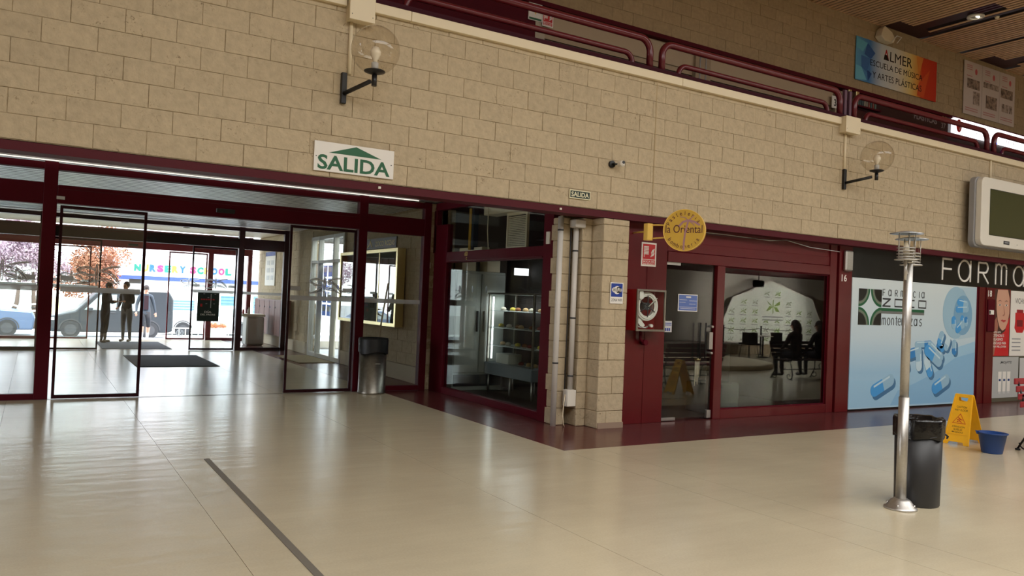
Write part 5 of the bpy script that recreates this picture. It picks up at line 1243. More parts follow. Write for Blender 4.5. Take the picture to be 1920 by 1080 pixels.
# wet floor sign
def wet_sign(cx, cy, rot, lab):
    o = empty('wet_floor_sign', (0, 0, 0), lab, 'sign')
    W0, W1, Hh, sp = .155, .105, .60, .22
    for s in (-1, 1):
        A = Vector((0, s*sp, 0)); B = Vector((0, s*.012, Hh)); V_ = (B-A).normalized(); L_ = (B-A).length
        U_ = Vector((1, 0, 0)) if s < 0 else Vector((-1, 0, 0)); Nn = U_.cross(V_)
        outer = [(-W0, 0), (-W0+.06, 0), (-W0+.075, .035), (W0-.075, .035), (W0-.06, 0), (W0, 0), (W1, L_), (-W1, L_)]
        hand = [(-.055, L_-.03), (.055, L_-.03), (.05, L_-.075), (0, L_-.085), (-.05, L_-.075)]
        # panel with a hand hole: bridge between outline and hole
        P = outer[:7]+[(.0, L_)]+[(0, L_-.03), (.055, L_-.03), (.05, L_-.075), (0, L_-.085)]
        # right half and left half, split along the centre line
        rh = [(0, .035), (W0-.075, .035), (W0-.06, 0), (W0, 0), (W1, L_), (0, L_), (0, L_-.03), (.055, L_-.03), (.05, L_-.075), (0, L_-.085)]
        lh = [(-a, b) for a, b in rh]
        mbp = MB().prism(rh, A-Nn*.006, U_, V_, .012).prism(lh, A-Nn*.006, U_, V_, .012)
        mbp.stroke([(W0-.012, .0), (W1-.012, L_)], .02, A+Nn*.006, U_, V_, .006).stroke([(-W0+.012, 0), (-W1+.012, L_)], .02, A+Nn*.006, U_, V_, .006).stroke([(-W0+.03, .13), (W0-.03, .13)], .008, A+Nn*.006, U_, V_, .004)
        pl_ = mbp.build('folding_panel', 'yellow', o)
        T = A+Nn*.0065
        rd = mat('sign_red_print', srgb(190, 40, 20), .5)
        MB().stroke([(-.075, .27), (.075, .27), (0, .39)], .012, T, U_, V_, .001, True).stroke([(-.02, .345), (.01, .325), (.0, .30), (.03, .285)], .009, T, U_, V_, .001).stroke([(-.03, .31), (.0, .325), (.035, .315)], .008, T, U_, V_, .001).stroke([(.0, .305), (-.025, .285)], .008, T, U_, V_, .001).build('warning_triangle', rd, pl_)
        for txt, w_, z in (('CAUTION', .12, .465), ('WET FLOOR', .155, .425), ('ATENCI\u00d3N', .15, .215), ('SUELO', .10, .178), ('MOJADO', .13, .142)):
            text(txt, 'blk', T+U_*(-w_/2)+V_*z, U_, V_, w_, .026, parent=pl_, bold=.008)
    MB().cbox(-W1, W1, -.02, .02, Hh-.012, Hh+.012, .006).build('hinge', 'yellow', o)
    o.location = (cx, cy, 0); o.rotation_euler = (0, 0, rot)
    return o
wet_sign(10.0, 5.45, math.radians(-84), 'yellow wet floor sign standing between the black bin and the blue bucket')
o = empty('bucket', (9.66, 4.93, 0), 'blue plastic bucket standing in front of the yellow sign', 'bucket')
lathe_obj('bucket_body', [(0, 0), (.105, 0), (.11, .008), (.148, .225), (.162, .228), (.162, .238), (.144, .238), (.104, .012), (0, .012)], (9.66, 4.93, 0), 'bluep', o, 36)
MB().prism([(-.165, .21), (-.14, .21), (-.14, .245), (-.18, .25)], (9.66, 4.93, 0), (.6, -.8, 0), ZU, .03).build('handle_lug', 'bluep', o)

# park bench with cast iron scroll ends
def bench(cx, cy, rot, lab, slat_m):
    o = empty('scroll_bench', (0, 0, 0), lab, 'bench')
    L_ = .78
    for s in (-1, 1):
        x = s*(L_-.08)
        def sc(c, r0, r1, a0, a1, n=22): return [(x, c[0]+(r0+(r1-r0)*i/n)*math.cos(math.radians(a0+(a1-a0)*i/n)), c[1]+(r0+(r1-r0)*i/n)*math.sin(math.radians(a0+(a1-a0)*i/n))) for i in range(n+1)]
        e = MB()
        e.tube([(x, -.27, .02), (x, -.30, .12), (x, -.27, .28), (x, -.22, .42), (x, .18, .42)], .012, 8)
        e.tube([(x, .30, .02), (x, .20, .20), (x, .19, .42), (x, .26, .62), (x, .33, .86)], .012, 8)
        e.tube(sc((-.20, .09), .085, .02, 180, 560), .009, 6); e.tube(sc((.20, .09), .085, .02, 0, -380), .009, 6)
        e.tube([(x, -.25, .42), (x, -.30, .55), (x, -.24, .66), (x, 0, .67), (x, .26, .66)], .013, 8); e.tube(sc((-.26, .60), .06, .015, 90, 460), .008, 6)
        e.tube(sc((.0, .30), .10, .03, 200, 560), .008, 6)
        for yy in (-.27, .30): e.cyl((x, yy, 0), (x, yy, .02), .028, n=10)
        e.build('iron_end', 'iron', o)
    MB().cyl((-(L_-.08), .0, .22), (L_-.08, 0, .22), .010, n=8).build('stretcher', 'iron', o)
    for i in range(5): MB().cbox(-L_, L_, -.24+i*.09, -.24+i*.09+.075, .435, .46, .006).build('seat_slat', slat_m, o)
    for i in range(4):
        y = .235+i*.025; z = .52+i*.09; MB().cbox(-L_, L_, y, y+.022, z, z+.072, .006).build('back_slat', slat_m, o)
    o.location = (cx, cy, 0); o.rotation_euler = (0, 0, rot); return o
rslat = mat('bench_red_slat', srgb(140, 22, 34), .4)
bench(10.92, 4.62, 0, 'maroon slatted bench with scrolled iron ends at the edge beside the blue bucket', rslat)

# ------------------------------------------------------------------ people
def person(name, parts, origin, rot, mats, label, hair=None, group=None, sub=1, hscale=1.0, kids=()):
    """parts: list of chains; each vertex (x, y, z, r, material key of the bone that ends there). First vertex of a chain may name an existing joint."""
    J = {}; V = []; E = []; RAD = []; KEY = []
    def vid(j):
        if j[0] in J: return J[j[0]]
        J[j[0]] = len(V); V.append(j[1]); RAD.append(j[2]); return J[j[0]]
    for ch in parts:
        prev = None
        for j in ch:
            jj = (j,) if isinstance(j, str) else j
            i = J[jj[0]] if jj[0] in J else vid(jj)
            if prev is not None:
                E.append((prev, i)); KEY.append(jj[3] if len(jj) > 3 else 'top')
            prev = i
    me = bpy.data.meshes.new(name); me.from_pydata(V, E, []); me.update()
    o = bpy.data.objects.new(name, me); COL.objects.link(o)
    sk = o.modifiers.new('skin', 'SKIN'); sk.use_smooth_shade = True
    if not me.skin_vertices: me.skin_vertices.new()
    for i, r_ in enumerate(RAD):
        r_ = r_ if isinstance(r_, tuple) else (r_, r_)
        me.skin_vertices[0].data[i].radius = r_; me.skin_vertices[0].data[i].use_root = (i == 0)
    ss = o.modifiers.new('sub', 'SUBSURF'); ss.levels = sub; ss.render_levels = sub
    dg = bpy.context.evaluated_depsgraph_get(); nm = bpy.data.meshes.new_from_object(o.evaluated_get(dg))
    bpy.data.objects.remove(o)
    keys = list(mats); nm.materials.clear()
    for k in keys: nm.materials.append(mats[k])
    segs = [(Vector(V[a]), Vector(V[b]), k, (RAD[b] if not isinstance(RAD[b], tuple) else max(RAD[b]))) for (a, b), k in zip(E, KEY)]
    for p in nm.polygons:
        c = p.center; best = None
        for a, b, k, rr in segs:
            ab = b-a; t = max(0, min(1, (c-a).dot(ab)/max(ab.length_squared, 1e-9))); d = (c-(a+ab*t)).length/max(rr, .008)**.5
            if best is None or d < best[0]: best = (d, k)
        p.material_index = keys.index(best[1]); p.use_smooth = True
    root = bpy.data.objects.new(name, nm); COL.objects.link(root); props(root, label, 'person', group)
    for nm_, mb, m_ in kids:
        k = mb.build(nm_, m_); k.parent = root
    root.location = origin; root.rotation_euler = (0, 0, rot); root.scale = (hscale,)*3
    return root
def hand(side, w, d, down=(0, 0, -1)):
    """five short finger chains from the wrist joint w; d = direction of the fingers"""
    d = Vector(d).normalized(); s = 1 if side == 'r' else -1
    a = Vector((0, 0, 1)) if abs(d.z) < .8 else Vector((0, -1, 0)); u = d.cross(a).normalized(); w = Vector(w); pn = 'palm'+side; p = w+d*.05
    out = [[ 'wrist'+side, (pn, tuple(p), (.032, .018), 'skin')]]
    for i in range(4):
        b = p+d*.035+u*(.024-.016*i); L_ = (.05, .06, .055, .042)[i]; m = b+d*L_*.55; t = b+d*L_*.9+a*-.02
        out.append([pn, ('f%s%d' % (side, i), tuple(b), .009, 'skin'), ('g%s%d' % (side, i), tuple(m), .008, 'skin'), ('h%s%d' % (side, i), tuple(t), .007, 'skin')])
    b = p-d*.015+u*.034; out.append([pn, ('t'+side, tuple(b), .010, 'skin'), ('u'+side, tuple(b+d*.03+u*.018), .008, 'skin')])
    return out
def standing(armL, armR, legL=None, legR=None, lean=0, headf=(0, -.03)):
    """armL/armR: (elbow, wrist, finger direction); faces -Y"""
    hx, hy = headf
    L = legL or ((.10, -.01, .50), (.11, .02, .09), (.12, -.13, .035)); R = legR or ((-.10, -.01, .50), (-.11, .02, .09), (-.12, -.13, .035))
    P = [[('pelvis', (0, .0, .96), (.155, .115), 'top'), ('waist', (0, lean*.3, 1.12), (.145, .105), 'top'), ('chest', (0, lean*.7, 1.32), (.165, .115), 'top'), ('neckb', (0, lean, 1.47), (.07, .06), 'top'), ('neck', (hx*.4, lean+hy*.5, 1.52), .052, 'skin'), ('jaw', (hx*.7, lean+hy-.01, 1.575), (.062, .075), 'skin'), ('skull', (hx, lean+hy, 1.645), (.078, .098), 'skin'), ('crown', (hx, lean+hy+.01, 1.705), (.06, .075), 'skin')]]
    for s, A, T in ((1, armL, 'l'), (-1, armR, 'r')):
        P.append(['neckb', ('sh'+T, (s*.165, lean, 1.425), .065, 'top'), ('el'+T, A[0], .05, 'top'), ('wrist'+T, A[1], (.032, .028), 'sleeve')]); P += hand(T, A[1], A[2])
    for s, G, T in ((1, L, 'l'), (-1, R, 'r')):
        P.append(['pelvis', ('hip'+T, (s*.09, 0, .88), .105, 'leg'), ('knee'+T, G[0], .068, 'leg'), ('calf'+T, tuple((Vector(G[0])*.55+Vector(G[1])*.45)+Vector((0, .012, 0))), .058, 'calf'), ('ank'+T, G[1], .042, 'ankle'), ('heel'+T, (G[1][0], G[1][1]+.03, .045), .04, 'shoe'), ('toe'+T, G[2], (.045, .035), 'shoe')])
    return P
sk1 = mat('skin_tone', srgb(190, 140, 112), .6); sk2 = mat('skin_tone_light', srgb(206, 158, 134), .6)
hd = lambda c, hx, hy: None
def hair_cap(cx, cy, cz, long_=0):
    mb = MB().ball((cx, cy+.02, cz+.015), .103, 16, 10, (.86, 1.02, 1.02))
    if long_: mb.tube([(cx, cy+.06, cz+.02), (cx, cy+.09, cz-.10), (cx, cy+.10, cz-long_)], [.09, .10, .06], 10)
    return mb
def face_kids(cx, cy, cz, glasses=False, haircol=None, long_=0, beard=None):
    ey = MB().ball((cx+.030, cy-.088, cz+.0), .012, 8, 6).ball((cx-.030, cy-.088, cz+.0), .012, 8, 6)
    ns = MB().tube([(cx, cy-.088, cz+.01), (cx, cy-.108, cz-.03), (cx, cy-.088, cz-.04)], [.008, .013, .008], 6)
    mo = MB().tube([(cx-.022, cy-.084, cz-.062), (cx, cy-.092, cz-.065), (cx+.022, cy-.084, cz-.062)], .006, 6)
    er = MB().ball((cx+.078, cy+.01, cz-.01), .02, 8, 6, (.4, 1, 1.4)).ball((cx-.078, cy+.01, cz-.01), .02, 8, 6, (.4, 1, 1.4))
    out = [('eyes', ey, M['blk']), ('nose', ns, sk1), ('mouth', mo, mat('lip', srgb(150, 80, 76), .5)), ('ears', er, sk1), ('hair', hair_cap(cx, cy+.01, cz+.02, long_), haircol or mat('dark_hair', srgb(40, 28, 24), .7))]
    if glasses: out.append(('sunglasses', MB().tube([(cx+.07, cy-.06, cz+.002), (cx+.035, cy-.10, cz), (cx-.035, cy-.10, cz), (cx-.07, cy-.06, cz+.002)], .013, 6), M['blk']))
    return out
def phone(x, y, z): return ('phone', MB().cbox(x-.035, x+.035, y-.012, y+.012, z-.03, z+.10, .004), M['blk'])
dk = mat('black_hoodie', srgb(26, 28, 36), .9); dk2 = mat('black_trousers', srgb(22, 24, 34), .9); gj = mat('charcoal_jacket', srgb(44, 44, 48), .9); gtr = mat('grey_trousers', srgb(96, 98, 100), .9)
sneak = mat('worn_sneakers', srgb(130, 122, 108), .7); sock = mat('ankle_sock', srgb(90, 84, 80), .8)
P = standing(((.24, -.06, 1.16), (.10, -.26, 1.20), (-.3, -1, .1)), ((-.24, -.04, 1.16), (-.08, -.27, 1.22), (.3, -1, .1)), lean=-.02, headf=(0, -.09))
person('person', P, (1.60, 23.15, 0), math.radians(62), dict(top=dk, sleeve=dk, skin=sk1, leg=dk2, calf=dk2, ankle=sock, shoe=sneak), 'person in black hoodie and dark trousers standing on the mat, looking at a phone', hscale=.90, kids=face_kids(0, -.11, 1.635)+[phone(0, -.36, 1.22)])
P = standing(((.22, -.04, 1.14), (.08, -.24, 1.18), (-.3, -1, .1)), ((-.25, .04, 1.14), (-.20, -.12, 1.0), (.2, -1, -.3)), lean=-.03, headf=(0, -.08))
person('person', P, (2.16, 23.62, 0), math.radians(-38), dict(top=gj, sleeve=gj, skin=sk1, leg=gtr, calf=gtr, ankle=gtr, shoe=sneak), 'person in charcoal jacket and grey trousers standing beside the one in the black hoodie', hscale=.92, kids=face_kids(0, -.10, 1.635, haircol=mat('brown_hair', srgb(60, 44, 36), .7)))
wj = mat('navy_open_jacket', srgb(58, 66, 76), .9)
P = standing(((.26, .05, 1.14), (.31, .02, .90), (.05, -.2, -1)), ((-.24, .04, 1.14), (-.27, -.10, .92), (0, -.2, -1)), ((.10, -.06, .50), (.11, .10, .12), (.12, -.04, .06)), ((-.09, -.10, .52), (-.10, -.16, .10), (-.10, -.30, .06)))
person('person', P, (2.98, 27.0, -.21), math.radians(4), dict(top=wj, sleeve=wj, skin=sk2, leg=mat('dark_shorts', srgb(54, 54, 58), .9), calf=sk2, ankle=mat('white_sock', srgb(220, 218, 214), .8), shoe=mat('white_trainer', srgb(214, 212, 206), .7)), 'man in sunglasses, navy jacket and dark shorts walking up outside the street doors',
       kids=face_kids(0, -.05, 1.635, True)+[('shirt_front', MB().prism([(-.07, 1.0), (.07, 1.0), (.06, 1.44), (-.06, 1.44)], (0, -.112, 0), (1, 0, 0), ZU, .02), mat('wine_shirt', srgb(40, 18, 28), .9))])
def seated(armL, armR):
    P = [[('pelvis', (0, .0, .55), (.17, .13), 'top'), ('waist', (0, .03, .70), (.15, .11), 'top'), ('chest', (0, .02, .90), (.17, .115), 'top'), ('neckb', (0, -.01, 1.05), (.07, .06), 'top'), ('neck', (0, -.02, 1.10), .05, 'skin'), ('jaw', (0, -.04, 1.155), (.06, .075), 'skin'), ('skull', (0, -.03, 1.225), (.078, .098), 'skin'), ('crown', (0, -.02, 1.285), (.06, .075), 'skin')]]
    for s, A, T in ((1, armL, 'l'), (-1, armR, 'r')):
        P.append(['neckb', ('sh'+T, (s*.17, 0, 1.0), .065, 'top'), ('el'+T, A[0], .05, 'top'), ('wrist'+T, A[1], .03, 'sleeve')]); P += hand(T, A[1], (0, -1, -.1))
        P.append(['pelvis', ('hip'+T, (s*.10, -.03, .53), .10, 'leg'), ('knee'+T, (s*.12, -.46, .52), .07, 'leg'), ('calf'+T, (s*.11, -.46, .32), .055, 'calf'), ('ank'+T, (s*.10, -.44, .09), .04, 'ankle'), ('heel'+T, (s*.10, -.41, .045), .038, 'shoe'), ('toe'+T, (s*.10, -.57, .035), (.042, .034), 'shoe')])
    return P

# ------------------------------------------------------------------ the far side of the hall, seen mirrored in the pastry shop window
fw = mat('far_white_wall', srgb(206, 200, 186), .8)
box('wall_far_side', fw, (17.5, 31, -5.95, -5.75, 0, 2.95), kind='structure')
box('ceiling_far_side', 'redm', (11, 31, -11.4, -2.2, 2.95, 3.5), kind='structure')
o = empty('photo_backdrop', (25.0, -5.1, 0), 'gable shaped white photo backdrop with rows of green logos across the hall, mirrored in the shop window', 'backdrop')
bp = [(22.1, .05), (22.1, 1.15), (22.54, 2.0), (24.62, 2.73), (27.15, 2.07), (27.89, .84), (27.8, .05)]
UB = (-1, 0, 0)
MB().prism([(-a, b) for a, b in bp], (0, -5.12, 0), UB, ZU, .05).build('printed_panel', mat('backdrop_white', srgb(222, 226, 214), .7), o)
MB().stroke([(-a, b) for a, b in bp], .04, (0, -5.08, 0), UB, ZU, .03, True).build('frame_tube', 'white', o)
lgm = [mat('logo_leaf_green', srgb(120, 150, 50), .6), mat('logo_leaf_dull', srgb(140, 150, 120), .6)]
r = random.Random(9)
def butterfly(x, z, s, m):
    mb = MB(); T = lambda P: [(-x+a*s, z+b*s) for a, b in P]
    for P in ([(-.05, 0), (-.9, .5), (-.95, .15), (-.4, 0)], [(-.05, -.05), (-.4, -.5), (-.95, -.55), (-.5, -.1)], [(.05, 0), (.9, .5), (.5, .1)], [(.05, -.05), (.5, 0), (.95, -.5), (.4, -.35)]): mb.prism(T(P), (0, -5.068, 0), UB, ZU, .004)
    mb.stroke(T([(0, .6), (0, -.7)]), .1*s, (0, -5.068, 0), UB, ZU, .004); mb.build('printed_logo', m, o)
for k in range(6):
    for i in range(9):
        x = 22.5+i*.64+(0 if k % 2 else .0); z = .45+k*.36
        inside = z < 2.45-(abs(x-24.62)*.36)+.05 and x < 27.6-(max(0, z-.84))*.35 and x > 22.3+max(0, z-1.0)*.3
        if inside and not (abs(x-24.9) < .75 and 1.2 < z < 2.1): butterfly(x, z, .17, lgm[r.randrange(2)]); MB().prism(grect(-x-.17, z-.17, -x+.17, z-.14), (0, -5.068, 0), UB, ZU, .004).build('printed_line', 'grey', o)
butterfly(24.8, 1.75, .42, lgm[0])
for z in (1.30, 1.18): MB().prism(grect(-25.4, z, -24.2, z+.05), (0, -5.068, 0), UB, ZU, .004).build('printed_line', 'grey', o)
for i, x in enumerate((21.3, 25.9)):
    o = empty('spotlight', (x, -2.75, 2.3), ['black spotlight hanging left of', 'black spotlight hanging right of'][1-i]+' the gable backdrop, mirrored in the window', 'spotlight')
    MB().cyl((x, -2.75, 2.6), (x, -2.75, 2.95), .02, n=8).build('drop_rod', 'blk', o); MB().cbox(x-.2, x+.2, -2.86, -2.66, 2.36, 2.6, .03).build('lamp_head', 'blk', o)
o = empty('stage_kerb', (21.1, -3.6, 0), 'low pale block edging of a stage across the hall', 'stage')
for i in range(16):
    MB().cbox(17.6+i*.45, 18.03+i*.45, -3.7, -3.5, .0, .33, .01).build('stone_block', 'block', o)
MB().cbox(17.5, 24.9, -5.0, -3.48, .33, .38, .01).build('stage_top', 'white', o)
for i, (x, y) in enumerate(((20.0, -3.05), (21.85, -3.05), (23.95, -3.05))):
    p = empty('barrier_post', (x, y, 0), ['nearest', 'middle', 'farthest'][i]+' of three black barrier posts before the low stage', 'post', 'barrier posts')
    MB().lathe([(0, 0), (.15, 0), (.15, .015), (.03, .03), (.03, .98), (.045, 1.0), (0, 1.03)], (x, y, 0), 16).build('post_tube', 'blk', p)
for a, b in ((20.0, 21.85), (21.85, 23.95)): MB().tube([(a+(b-a)*t, -3.05, .93-.06*math.sin(math.pi*t)) for t in [i/8 for i in range(9)]], .012, 6).build('barrier_rope', 'blk', loc=(a, -3.05, .9), label='dark rope between barrier posts from x %s' % ('the first' if a < 21 else 'the middle')+' post onward', category='rope')
def chair(x, y, rot, lab):
    o = empty('tub_chair', (0, 0, 0), lab, 'chair')
    for sx in (-.2, .2):
        for sy in (-.2, .2): MB().cyl((sx*1.1, sy*1.1, 0), (sx*.85, sy*.85, .43), .012, n=8).build('leg', 'blk', o)
    MB().cbox(-.25, .25, -.25, .25, .43, .49, .02).build('seat', 'blk', o)
    pts = [(.25*math.cos(t), .25*math.sin(t)) for t in [math.radians(-20+220*i/12) for i in range(13)]]
    MB().stroke(pts, .02, (0, 0, .47), (1, 0, 0), (0, 1, 0), .36).build('backrest', 'blk', o)
    o.location = (x, y, 0); o.rotation_euler = (0, 0, rot)
chair(20.05, -1.95, 0, 'black tub chair on the left of the cafe table across the hall'); chair(21.45, -1.95, 2.6, 'black tub chair on the right of the cafe table across the hall')
o = empty('cafe_table', (20.75, -2.0, 0), 'small white topped cafe table between two black tub chairs', 'table')
MB().lathe([(0, .70), (.32, .70), (.33, .71), (.32, .725), (0, .725)], (20.75, -2.0, 0), 28).build('table_top', 'white', o); MB().lathe([(0, 0), (.2, 0), (.2, .02), (.025, .04), (.025, .7), (0, .7)], (20.75, -2, 0), 16).build('pedestal', 'blk', o)
rnd_ = empty('round_platform', (15.6, -.6, 0), 'low round cream platform with a pale rim in the middle of the hall', 'platform')
MB().lathe([(0, 0), (2.6, 0), (2.62, .02), (2.6, .12), (2.5, .14), (0, .14)], (15.6, -.6, 0), 48).build('platform_body', 'cream', rnd_)
bench(15.45, 3.78, math.pi, 'dark slatted bench where two people sit, mirrored in the shop window', mat('bench_dark_slat', srgb(52, 18, 22), .5))
wd = mat('dark_brown_coat', srgb(44, 26, 22), .9); jn = mat('jeans', srgb(60, 60, 70), .9); bt = mat('dark_boots', srgb(30, 26, 26), .6)
for x, lab, hc_, c_ in ((15.12, 'seated person with long dark hair and a brown coat, nearer the end of the bench', srgb(44, 22, 18), wd), (15.98, 'seated person with long hair and a black coat on the far half of the bench', srgb(52, 34, 24), mat('black_coat', srgb(26, 22, 24), .9))):
    person('person', seated(((.24, -.08, .76), (.12, -.28, .66)), ((-.24, -.08, .76), (-.12, -.28, .66))), (x, 3.83, .025), 0, dict(top=c_, sleeve=c_, skin=sk2, leg=jn, calf=jn, ankle=bt, shoe=bt), lab, kids=face_kids(0, -.05, 1.215, long_=.30, haircol=mat('long_hair', hc_, .7)))
o = empty('handbag', (16.45, 3.95, 0), 'dark handbag standing on the floor by the mirrored bench', 'bag')
MB().cbox(16.28, 16.62, 3.85, 4.05, 0, .30, .03).build('bag_body', 'blackp', o); MB().tube([(16.36, 3.95, .29), (16.38, 3.95, .42), (16.52, 3.95, .42), (16.54, 3.95, .29)], .01, 6).build('bag_handle', 'blackp', o)

# ------------------------------------------------------------------ street outside
gm = mat('pavement', srgb(196, 192, 184), .9, noise=.08, nscale=2)
MB().add([(-30, 24.72, -.004), (40, 24.72, -.004), (40, 26.0, -.03), (-30, 26.0, -.03)], [(0, 1, 2, 3)]).add([(-30, 26.0, -.22), (40, 26.0, -.22), (40, 29.5, -.28), (-30, 29.5, -.28)], [(0, 1, 2, 3)]).add([(-30, 26.0, -.03), (40, 26, -.03), (40, 26, -.22), (-30, 26, -.22)], [(3, 2, 1, 0)]).build('ground_pavement', gm, kind='structure')
MB().add([(-30, 29.5, -.36), (40, 29.5, -.36), (40, 38.8, -.60), (-30, 38.8, -.60)], [(0, 1, 2, 3)]).add([(-30, 29.5, -.28), (40, 29.5, -.28), (40, 29.5, -.36), (-30, 29.5, -.36)], [(3, 2, 1, 0)]).build('road', mat('asphalt', srgb(140, 140, 142), .9, noise=.1, nscale=4), kind='structure')
MB().add([(-60, 38.8, -.48), (70, 38.8, -.48), (70, 80, -.5), (-60, 80, -.5)], [(0, 1, 2, 3)]).build('ground_far', gm, kind='structure')
fa_ = mat('white_render_facade', srgb(222, 222, 222), .9)
nb = empty('nursery_school_building', (10, 44, -.5), 'white nursery school building with coloured sign letters across the street', 'building')
box('wall_body', fa_, (3.6, 24, 44.0, 52, -.5, 1.82), nb); box('upper_wall', fa_, (3.6, 24, 43.9, 52, 2.02, 7.5), nb)
box('blue_band', mat('blue_band', srgb(44, 66, 120), .6), (3.5, 24, 43.8, 44.3, 1.82, 2.02), nb)
for z in (3.08, 3.30, 3.5, 3.7, 4.0, 4.3): box('cornice_line', mat('facade_shadow_line', srgb(150, 152, 156), .8), (3.6, 24, 43.86, 43.9, z, z+.02), nb)
for x in (3.9, 8.2, 12.5): 
    w = box('window', mat('upper_window_frame', srgb(190, 194, 200), .7), (x, x+1.1, 43.84, 43.9, 3.2, 4.6), nb)
    for i in range(12): MB().box(x+.05, x+1.05, 43.82, 43.84, 3.25+i*.11, 3.33+i*.11).build('shutter_slat', mat('shutter_pale', srgb(176, 182, 190), .7), w)
for x0, x1, z0, z1, c in ((8.50, 9.2, .46, 1.16, srgb(96, 146, 196)), (5.95, 7.2, .30, .85, srgb(120, 160, 200)), (10.2, 11.4, .2, 1.2, srgb(96, 146, 196))):
    w = MB().box(x0-.06, x1+.06, 43.93, 44.0, z0-.06, z1+.06).build('window', 'white', nb); MB().box(x0, x1, 43.915, 43.93, z0, z1).build('pane', mat('window_blue', c, .4), w)
    for i in range(4): MB().box(x0, x1, 43.90, 43.915, z0+(z1-z0)*(.12+.25*i), z0+(z1-z0)*(.17+.25*i)).build('window_rail', mat('rail_blue', srgb(60, 96, 170), .5), w)
cols = dict(t=srgb(8, 112, 96), y=srgb(190, 150, 50), b=srgb(30, 84, 150), p=srgb(170, 36, 92))
x = 4.24
for ch, c in zip('NURSERY SCHOOL', 'tybptyb ptybpt'):
    if ch == ' ': x += .16; continue
    text(ch, mat('sign_letter', cols[c], .5), (x, 43.86, 2.25), XU, ZU, .31, .37, name='letter', parent=nb, bold=.06, depth=.03); x += .355
gw = mat('cream_garden_wall', srgb(232, 224, 170), .9)
box('garden_wall', gw, (.2, 2.1, 40.0, 40.25, -.5, .86), label='cream garden wall under the orange tree', category='wall')
o = empty('white_garden_wall', (-2, 40.3, -.5), 'white garden wall with grey railings behind the blossom tree', 'wall')
box('wall_panel', fa_, (-5, .1, 40.3, 40.5, -.5, .9), o)
for i in range(8): box('railing_bar', 'lgrey', (-2.4+i*.3, -2.37+i*.3, 40.2, 40.23, -.5, .8), o)
box('blue_post', 'signblue', (-1.42, -1.30, 40.1, 40.25, .9, 1.35), o)
# trees
def tree(name, cx, cy, z0, R_, zc, col, n, leafsz, lab, trunks, seed, rz=1.0):
    o = empty(name, (cx, cy, z0), lab, 'tree'); r = random.Random(seed)
    mb = MB()
    for t in trunks: mb.tube(t[0], t[1], 8)
    mb.build('trunk', mat(name+'_bark', srgb(90, 74, 66), .9), o)
    V = []; Fs = []; 
    blobs = [(cx+r.gauss(0, R_*.42), cy+r.gauss(0, R_*.35), zc+r.gauss(0, R_*.42*rz), R_*r.uniform(.22, .42)) for _ in range(46)]
    for i in range(n):
        b = r.choice(blobs); d = Vector((r.gauss(0, 1), r.gauss(0, 1), r.gauss(0, 1))).normalized()*b[3]*r.uniform(.6, 1.05)
        p = Vector(b[:3])+d; u = Vector((r.gauss(0, 1), r.gauss(0, 1), r.gauss(0, 1))).normalized(); w = u.cross(d.normalized()+Vector((.01, 0, 0))).normalized()
        s = leafsz*r.uniform(.6, 1.3); k = len(V); V += [tuple(p-u*s), tuple(p+w*s*.5), tuple(p+u*s), tuple(p-w*s*.5)]; Fs.append((k, k+1, k+2, k+3))
    m = mat(name+'_leaf', col[0], .8, noise=.5, nscale=9, col2=col[1])
    MB().add(V, Fs).build('foliage', m, o, kind='stuff')
    return o
tree('orange_tree', 2.35, 41.5, -.5, 1.45, 2.15, (srgb(176, 112, 86), srgb(122, 80, 56)), 15000, .06, 'bushy tree with orange brown leaves behind the cream garden wall', [([(2.3, 41.5, -.5), (2.35, 41.5, .6), (2.3, 41.6, 1.8)], [.16, .13, .08])], 3, 1.1)
tree('blossom_tree', -.6, 38.6, -.48, 1.5, 2.75, (srgb(206, 176, 190), srgb(120, 92, 106)), 15000, .055, 'pale pink blossom tree with two banded trunks at the street edge', [([(-1.0, 38.3, -.48), (-.62, 38.5, .6), (-.55, 38.6, 1.8)], [.10, .08, .06]), ([(.05, 38.6, -.48), (-.02, 38.6, .7), (-.1, 38.7, 1.9)], [.09, .08, .06])], 5, .9)
for ch in list(bpy.data.objects['blossom_tree'].children):
    pass
for nt_, (a, b) in enumerate(((Vector((-1.0, 38.3, -.48)), Vector((-.62, 38.5, .6))), (Vector((.05, 38.6, -.48)), Vector((-.02, 38.6, .7))))):
    for i in range(6):
        p = a+(b-a)*(.25+i*.12); q = a+(b-a)*(.25+i*.12+.06); MB().cyl(p, q, .115-.02*i/6, n=10).build('trunk_band', 'whitep' if i % 2 else 'blk', bpy.data.objects['blossom_tree'])
# railing and planter by the doors
o = empty('street_railing', (4.7, 27, -.22), 'low white metal railing with a round ornament outside the street doors', 'railing')
rl = MB()
for a, b in ((3.80, 4.78), (4.95, 5.66)):
    rl.box(a, b, 26.98, 27.02, .20, .24).box(a, b, 26.98, 27.02, -.10, -.06)
    for i in range(6): x = a+(b-a)*i/5; rl.box(x-.014, x+.014, 26.985, 27.015, -.225, .22)
rl.build('railing_frame', 'white', o)
MB().tube([(4.02+.10*math.cos(t), 26.99, .07+.10*math.sin(t)) for t in [2*math.pi*i/20 for i in range(21)]], .012, 6, caps=False).build('round_ornament', 'grey', o)
for k in range(4): t = math.pi*k/4; MB().cyl((4.02-.1*math.cos(t), 26.99, .07-.1*math.sin(t)), (4.02+.1*math.cos(t), 26.99, .07+.1*math.sin(t)), .008, n=6).build('ornament_spoke', 'grey', o)
o = empty('flower_planter', (5.2, 27.4, -.22), 'white planter with orange flowers behind the street railing', 'planter')
box('planter_box', fa_, (4.9, 5.5, 27.2, 27.6, -.23, .22), o)
r = random.Random(8); V = []; Fs = []
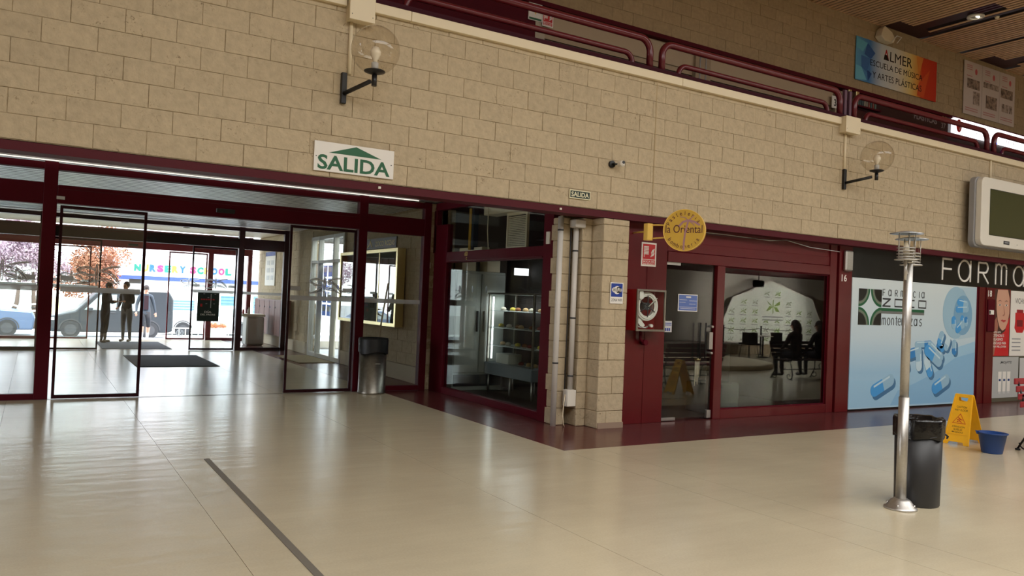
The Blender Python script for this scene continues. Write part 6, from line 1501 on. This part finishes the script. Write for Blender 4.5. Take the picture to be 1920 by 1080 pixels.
for i in range(900):
    p = Vector((r.uniform(4.9, 5.5), r.uniform(27.2, 27.6), .24+abs(r.gauss(0, .08)))); u = Vector((r.gauss(0, 1), r.gauss(0, 1), r.gauss(0, 1))).normalized()*.022; w = u.orthogonal().normalized()*.018; k = len(V)
    V += [tuple(p-u), tuple(p+w), tuple(p+u), tuple(p-w)]; Fs.append((k, k+1, k+2, k+3))
MB().add(V, Fs).build('flowers', mat('orange_flower', srgb(226, 110, 76), .8, noise=.5, nscale=20, col2=srgb(120, 110, 60)), o, kind='stuff')
# vehicles
def vehicle(name, x0, y0, z0, L_, W_, prof, wheels, m, lab, wins, wr=.31):
    o = empty(name, (x0+L_/2, y0+W_/2, z0), lab, 'car')
    P = [(x0+a, z0+b) for a, b in prof]
    MB().prism(P, (0, y0+W_, 0), XU, ZU, W_).build('car_body', m, o, bevel=.05)
    gz = mat('car_window', srgb(150, 160, 158), .1)
    for w in wins:
        MB().prism([(x0+a, z0+b) for a, b in w], (0, y0-.0, 0), XU, ZU, .012).build('side_window', gz, o)
    for wx in wheels:
        MB().cyl((x0+wx, y0-.03, z0+wr), (x0+wx, y0+.2, z0+wr), wr, n=24).build('tyre', 'blackp', o)
        MB().cyl((x0+wx, y0-.045, z0+wr), (x0+wx, y0-.02, z0+wr), wr*.62, n=16).build('wheel_rim', 'dgrey', o)
        MB().stroke([(x0+wx+math.cos(t)*(wr+.05), z0+wr+math.sin(t)*(wr+.05)) for t in [math.radians(12*i) for i in range(16)]], .04, (0, y0, 0), XU, ZU, .02).build('wheel_arch', 'dgrey', o)
    MB().cbox(x0+L_*.30, x0+L_*.34, y0-.16, y0, z0+.98, z0+1.10, .02).build('wing_mirror', m, o)
    MB().cbox(x0+.02, x0+.22, y0-.01, y0+.06, z0+.62, z0+.74, .02).build('headlamp', 'white', o)
    MB().cbox(x0+L_*.48, x0+L_*.52, y0-.02, y0, z0+.92, z0+.95, .005).build('door_handle', 'dgrey', o)
    return o
vehicle('parked_van', .42, 32.0, -.44, 4.1, 1.8, [(0, .25), (0, .62), (.10, .78), (.85, .98), (1.45, 1.62), (1.75, 1.78), (3.9, 1.80), (4.08, 1.5), (4.1, .3), (3.9, .22), (.2, .22)], (.72, 3.28), mat('dark_grey_car_paint', srgb(46, 50, 54), .3, 0), 'dark grey van parked across from the street doors', [[(1.12, 1.02), (1.62, 1.58), (2.15, 1.60), (2.15, 1.02)], [(2.25, 1.02), (2.25, 1.60), (3.1, 1.60), (3.1, 1.02)]])
vehicle('parked_white_car', 4.75, 36.5, -.62, 4.2, 1.75, [(0, .22), (0, .58), (.25, .72), (1.1, .86), (1.75, 1.28), (2.1, 1.36), (3.2, 1.36), (3.75, 1.02), (4.15, .90), (4.2, .3), (4.0, .2), (.2, .2)], (.80, 3.30), mat('white_car_paint', srgb(236, 236, 236), .3), 'white car parked behind the low street railing', [[(1.35, .92), (1.85, 1.24), (2.35, 1.27), (2.35, .92)], [(2.42, .92), (2.42, 1.27), (3.1, 1.26), (3.45, 1.0), (3.4, .92)]], .32)
vehicle('parked_blue_car', -4.0, 33.5, -.50, 4.05, 1.7, [(0, .22), (0, .6), (.5, .78), (1.2, .90), (1.8, 1.30), (2.4, 1.32), (3.0, .98), (3.95, .92), (4.05, .7), (4.0, .25)], (.75, 3.2), mat('blue_grey_car_paint', srgb(96, 112, 140), .3, .3), 'blue grey car at the left edge under the blossom tree', [[(1.4, .95), (1.85, 1.24), (2.35, 1.25), (2.8, .95)]])
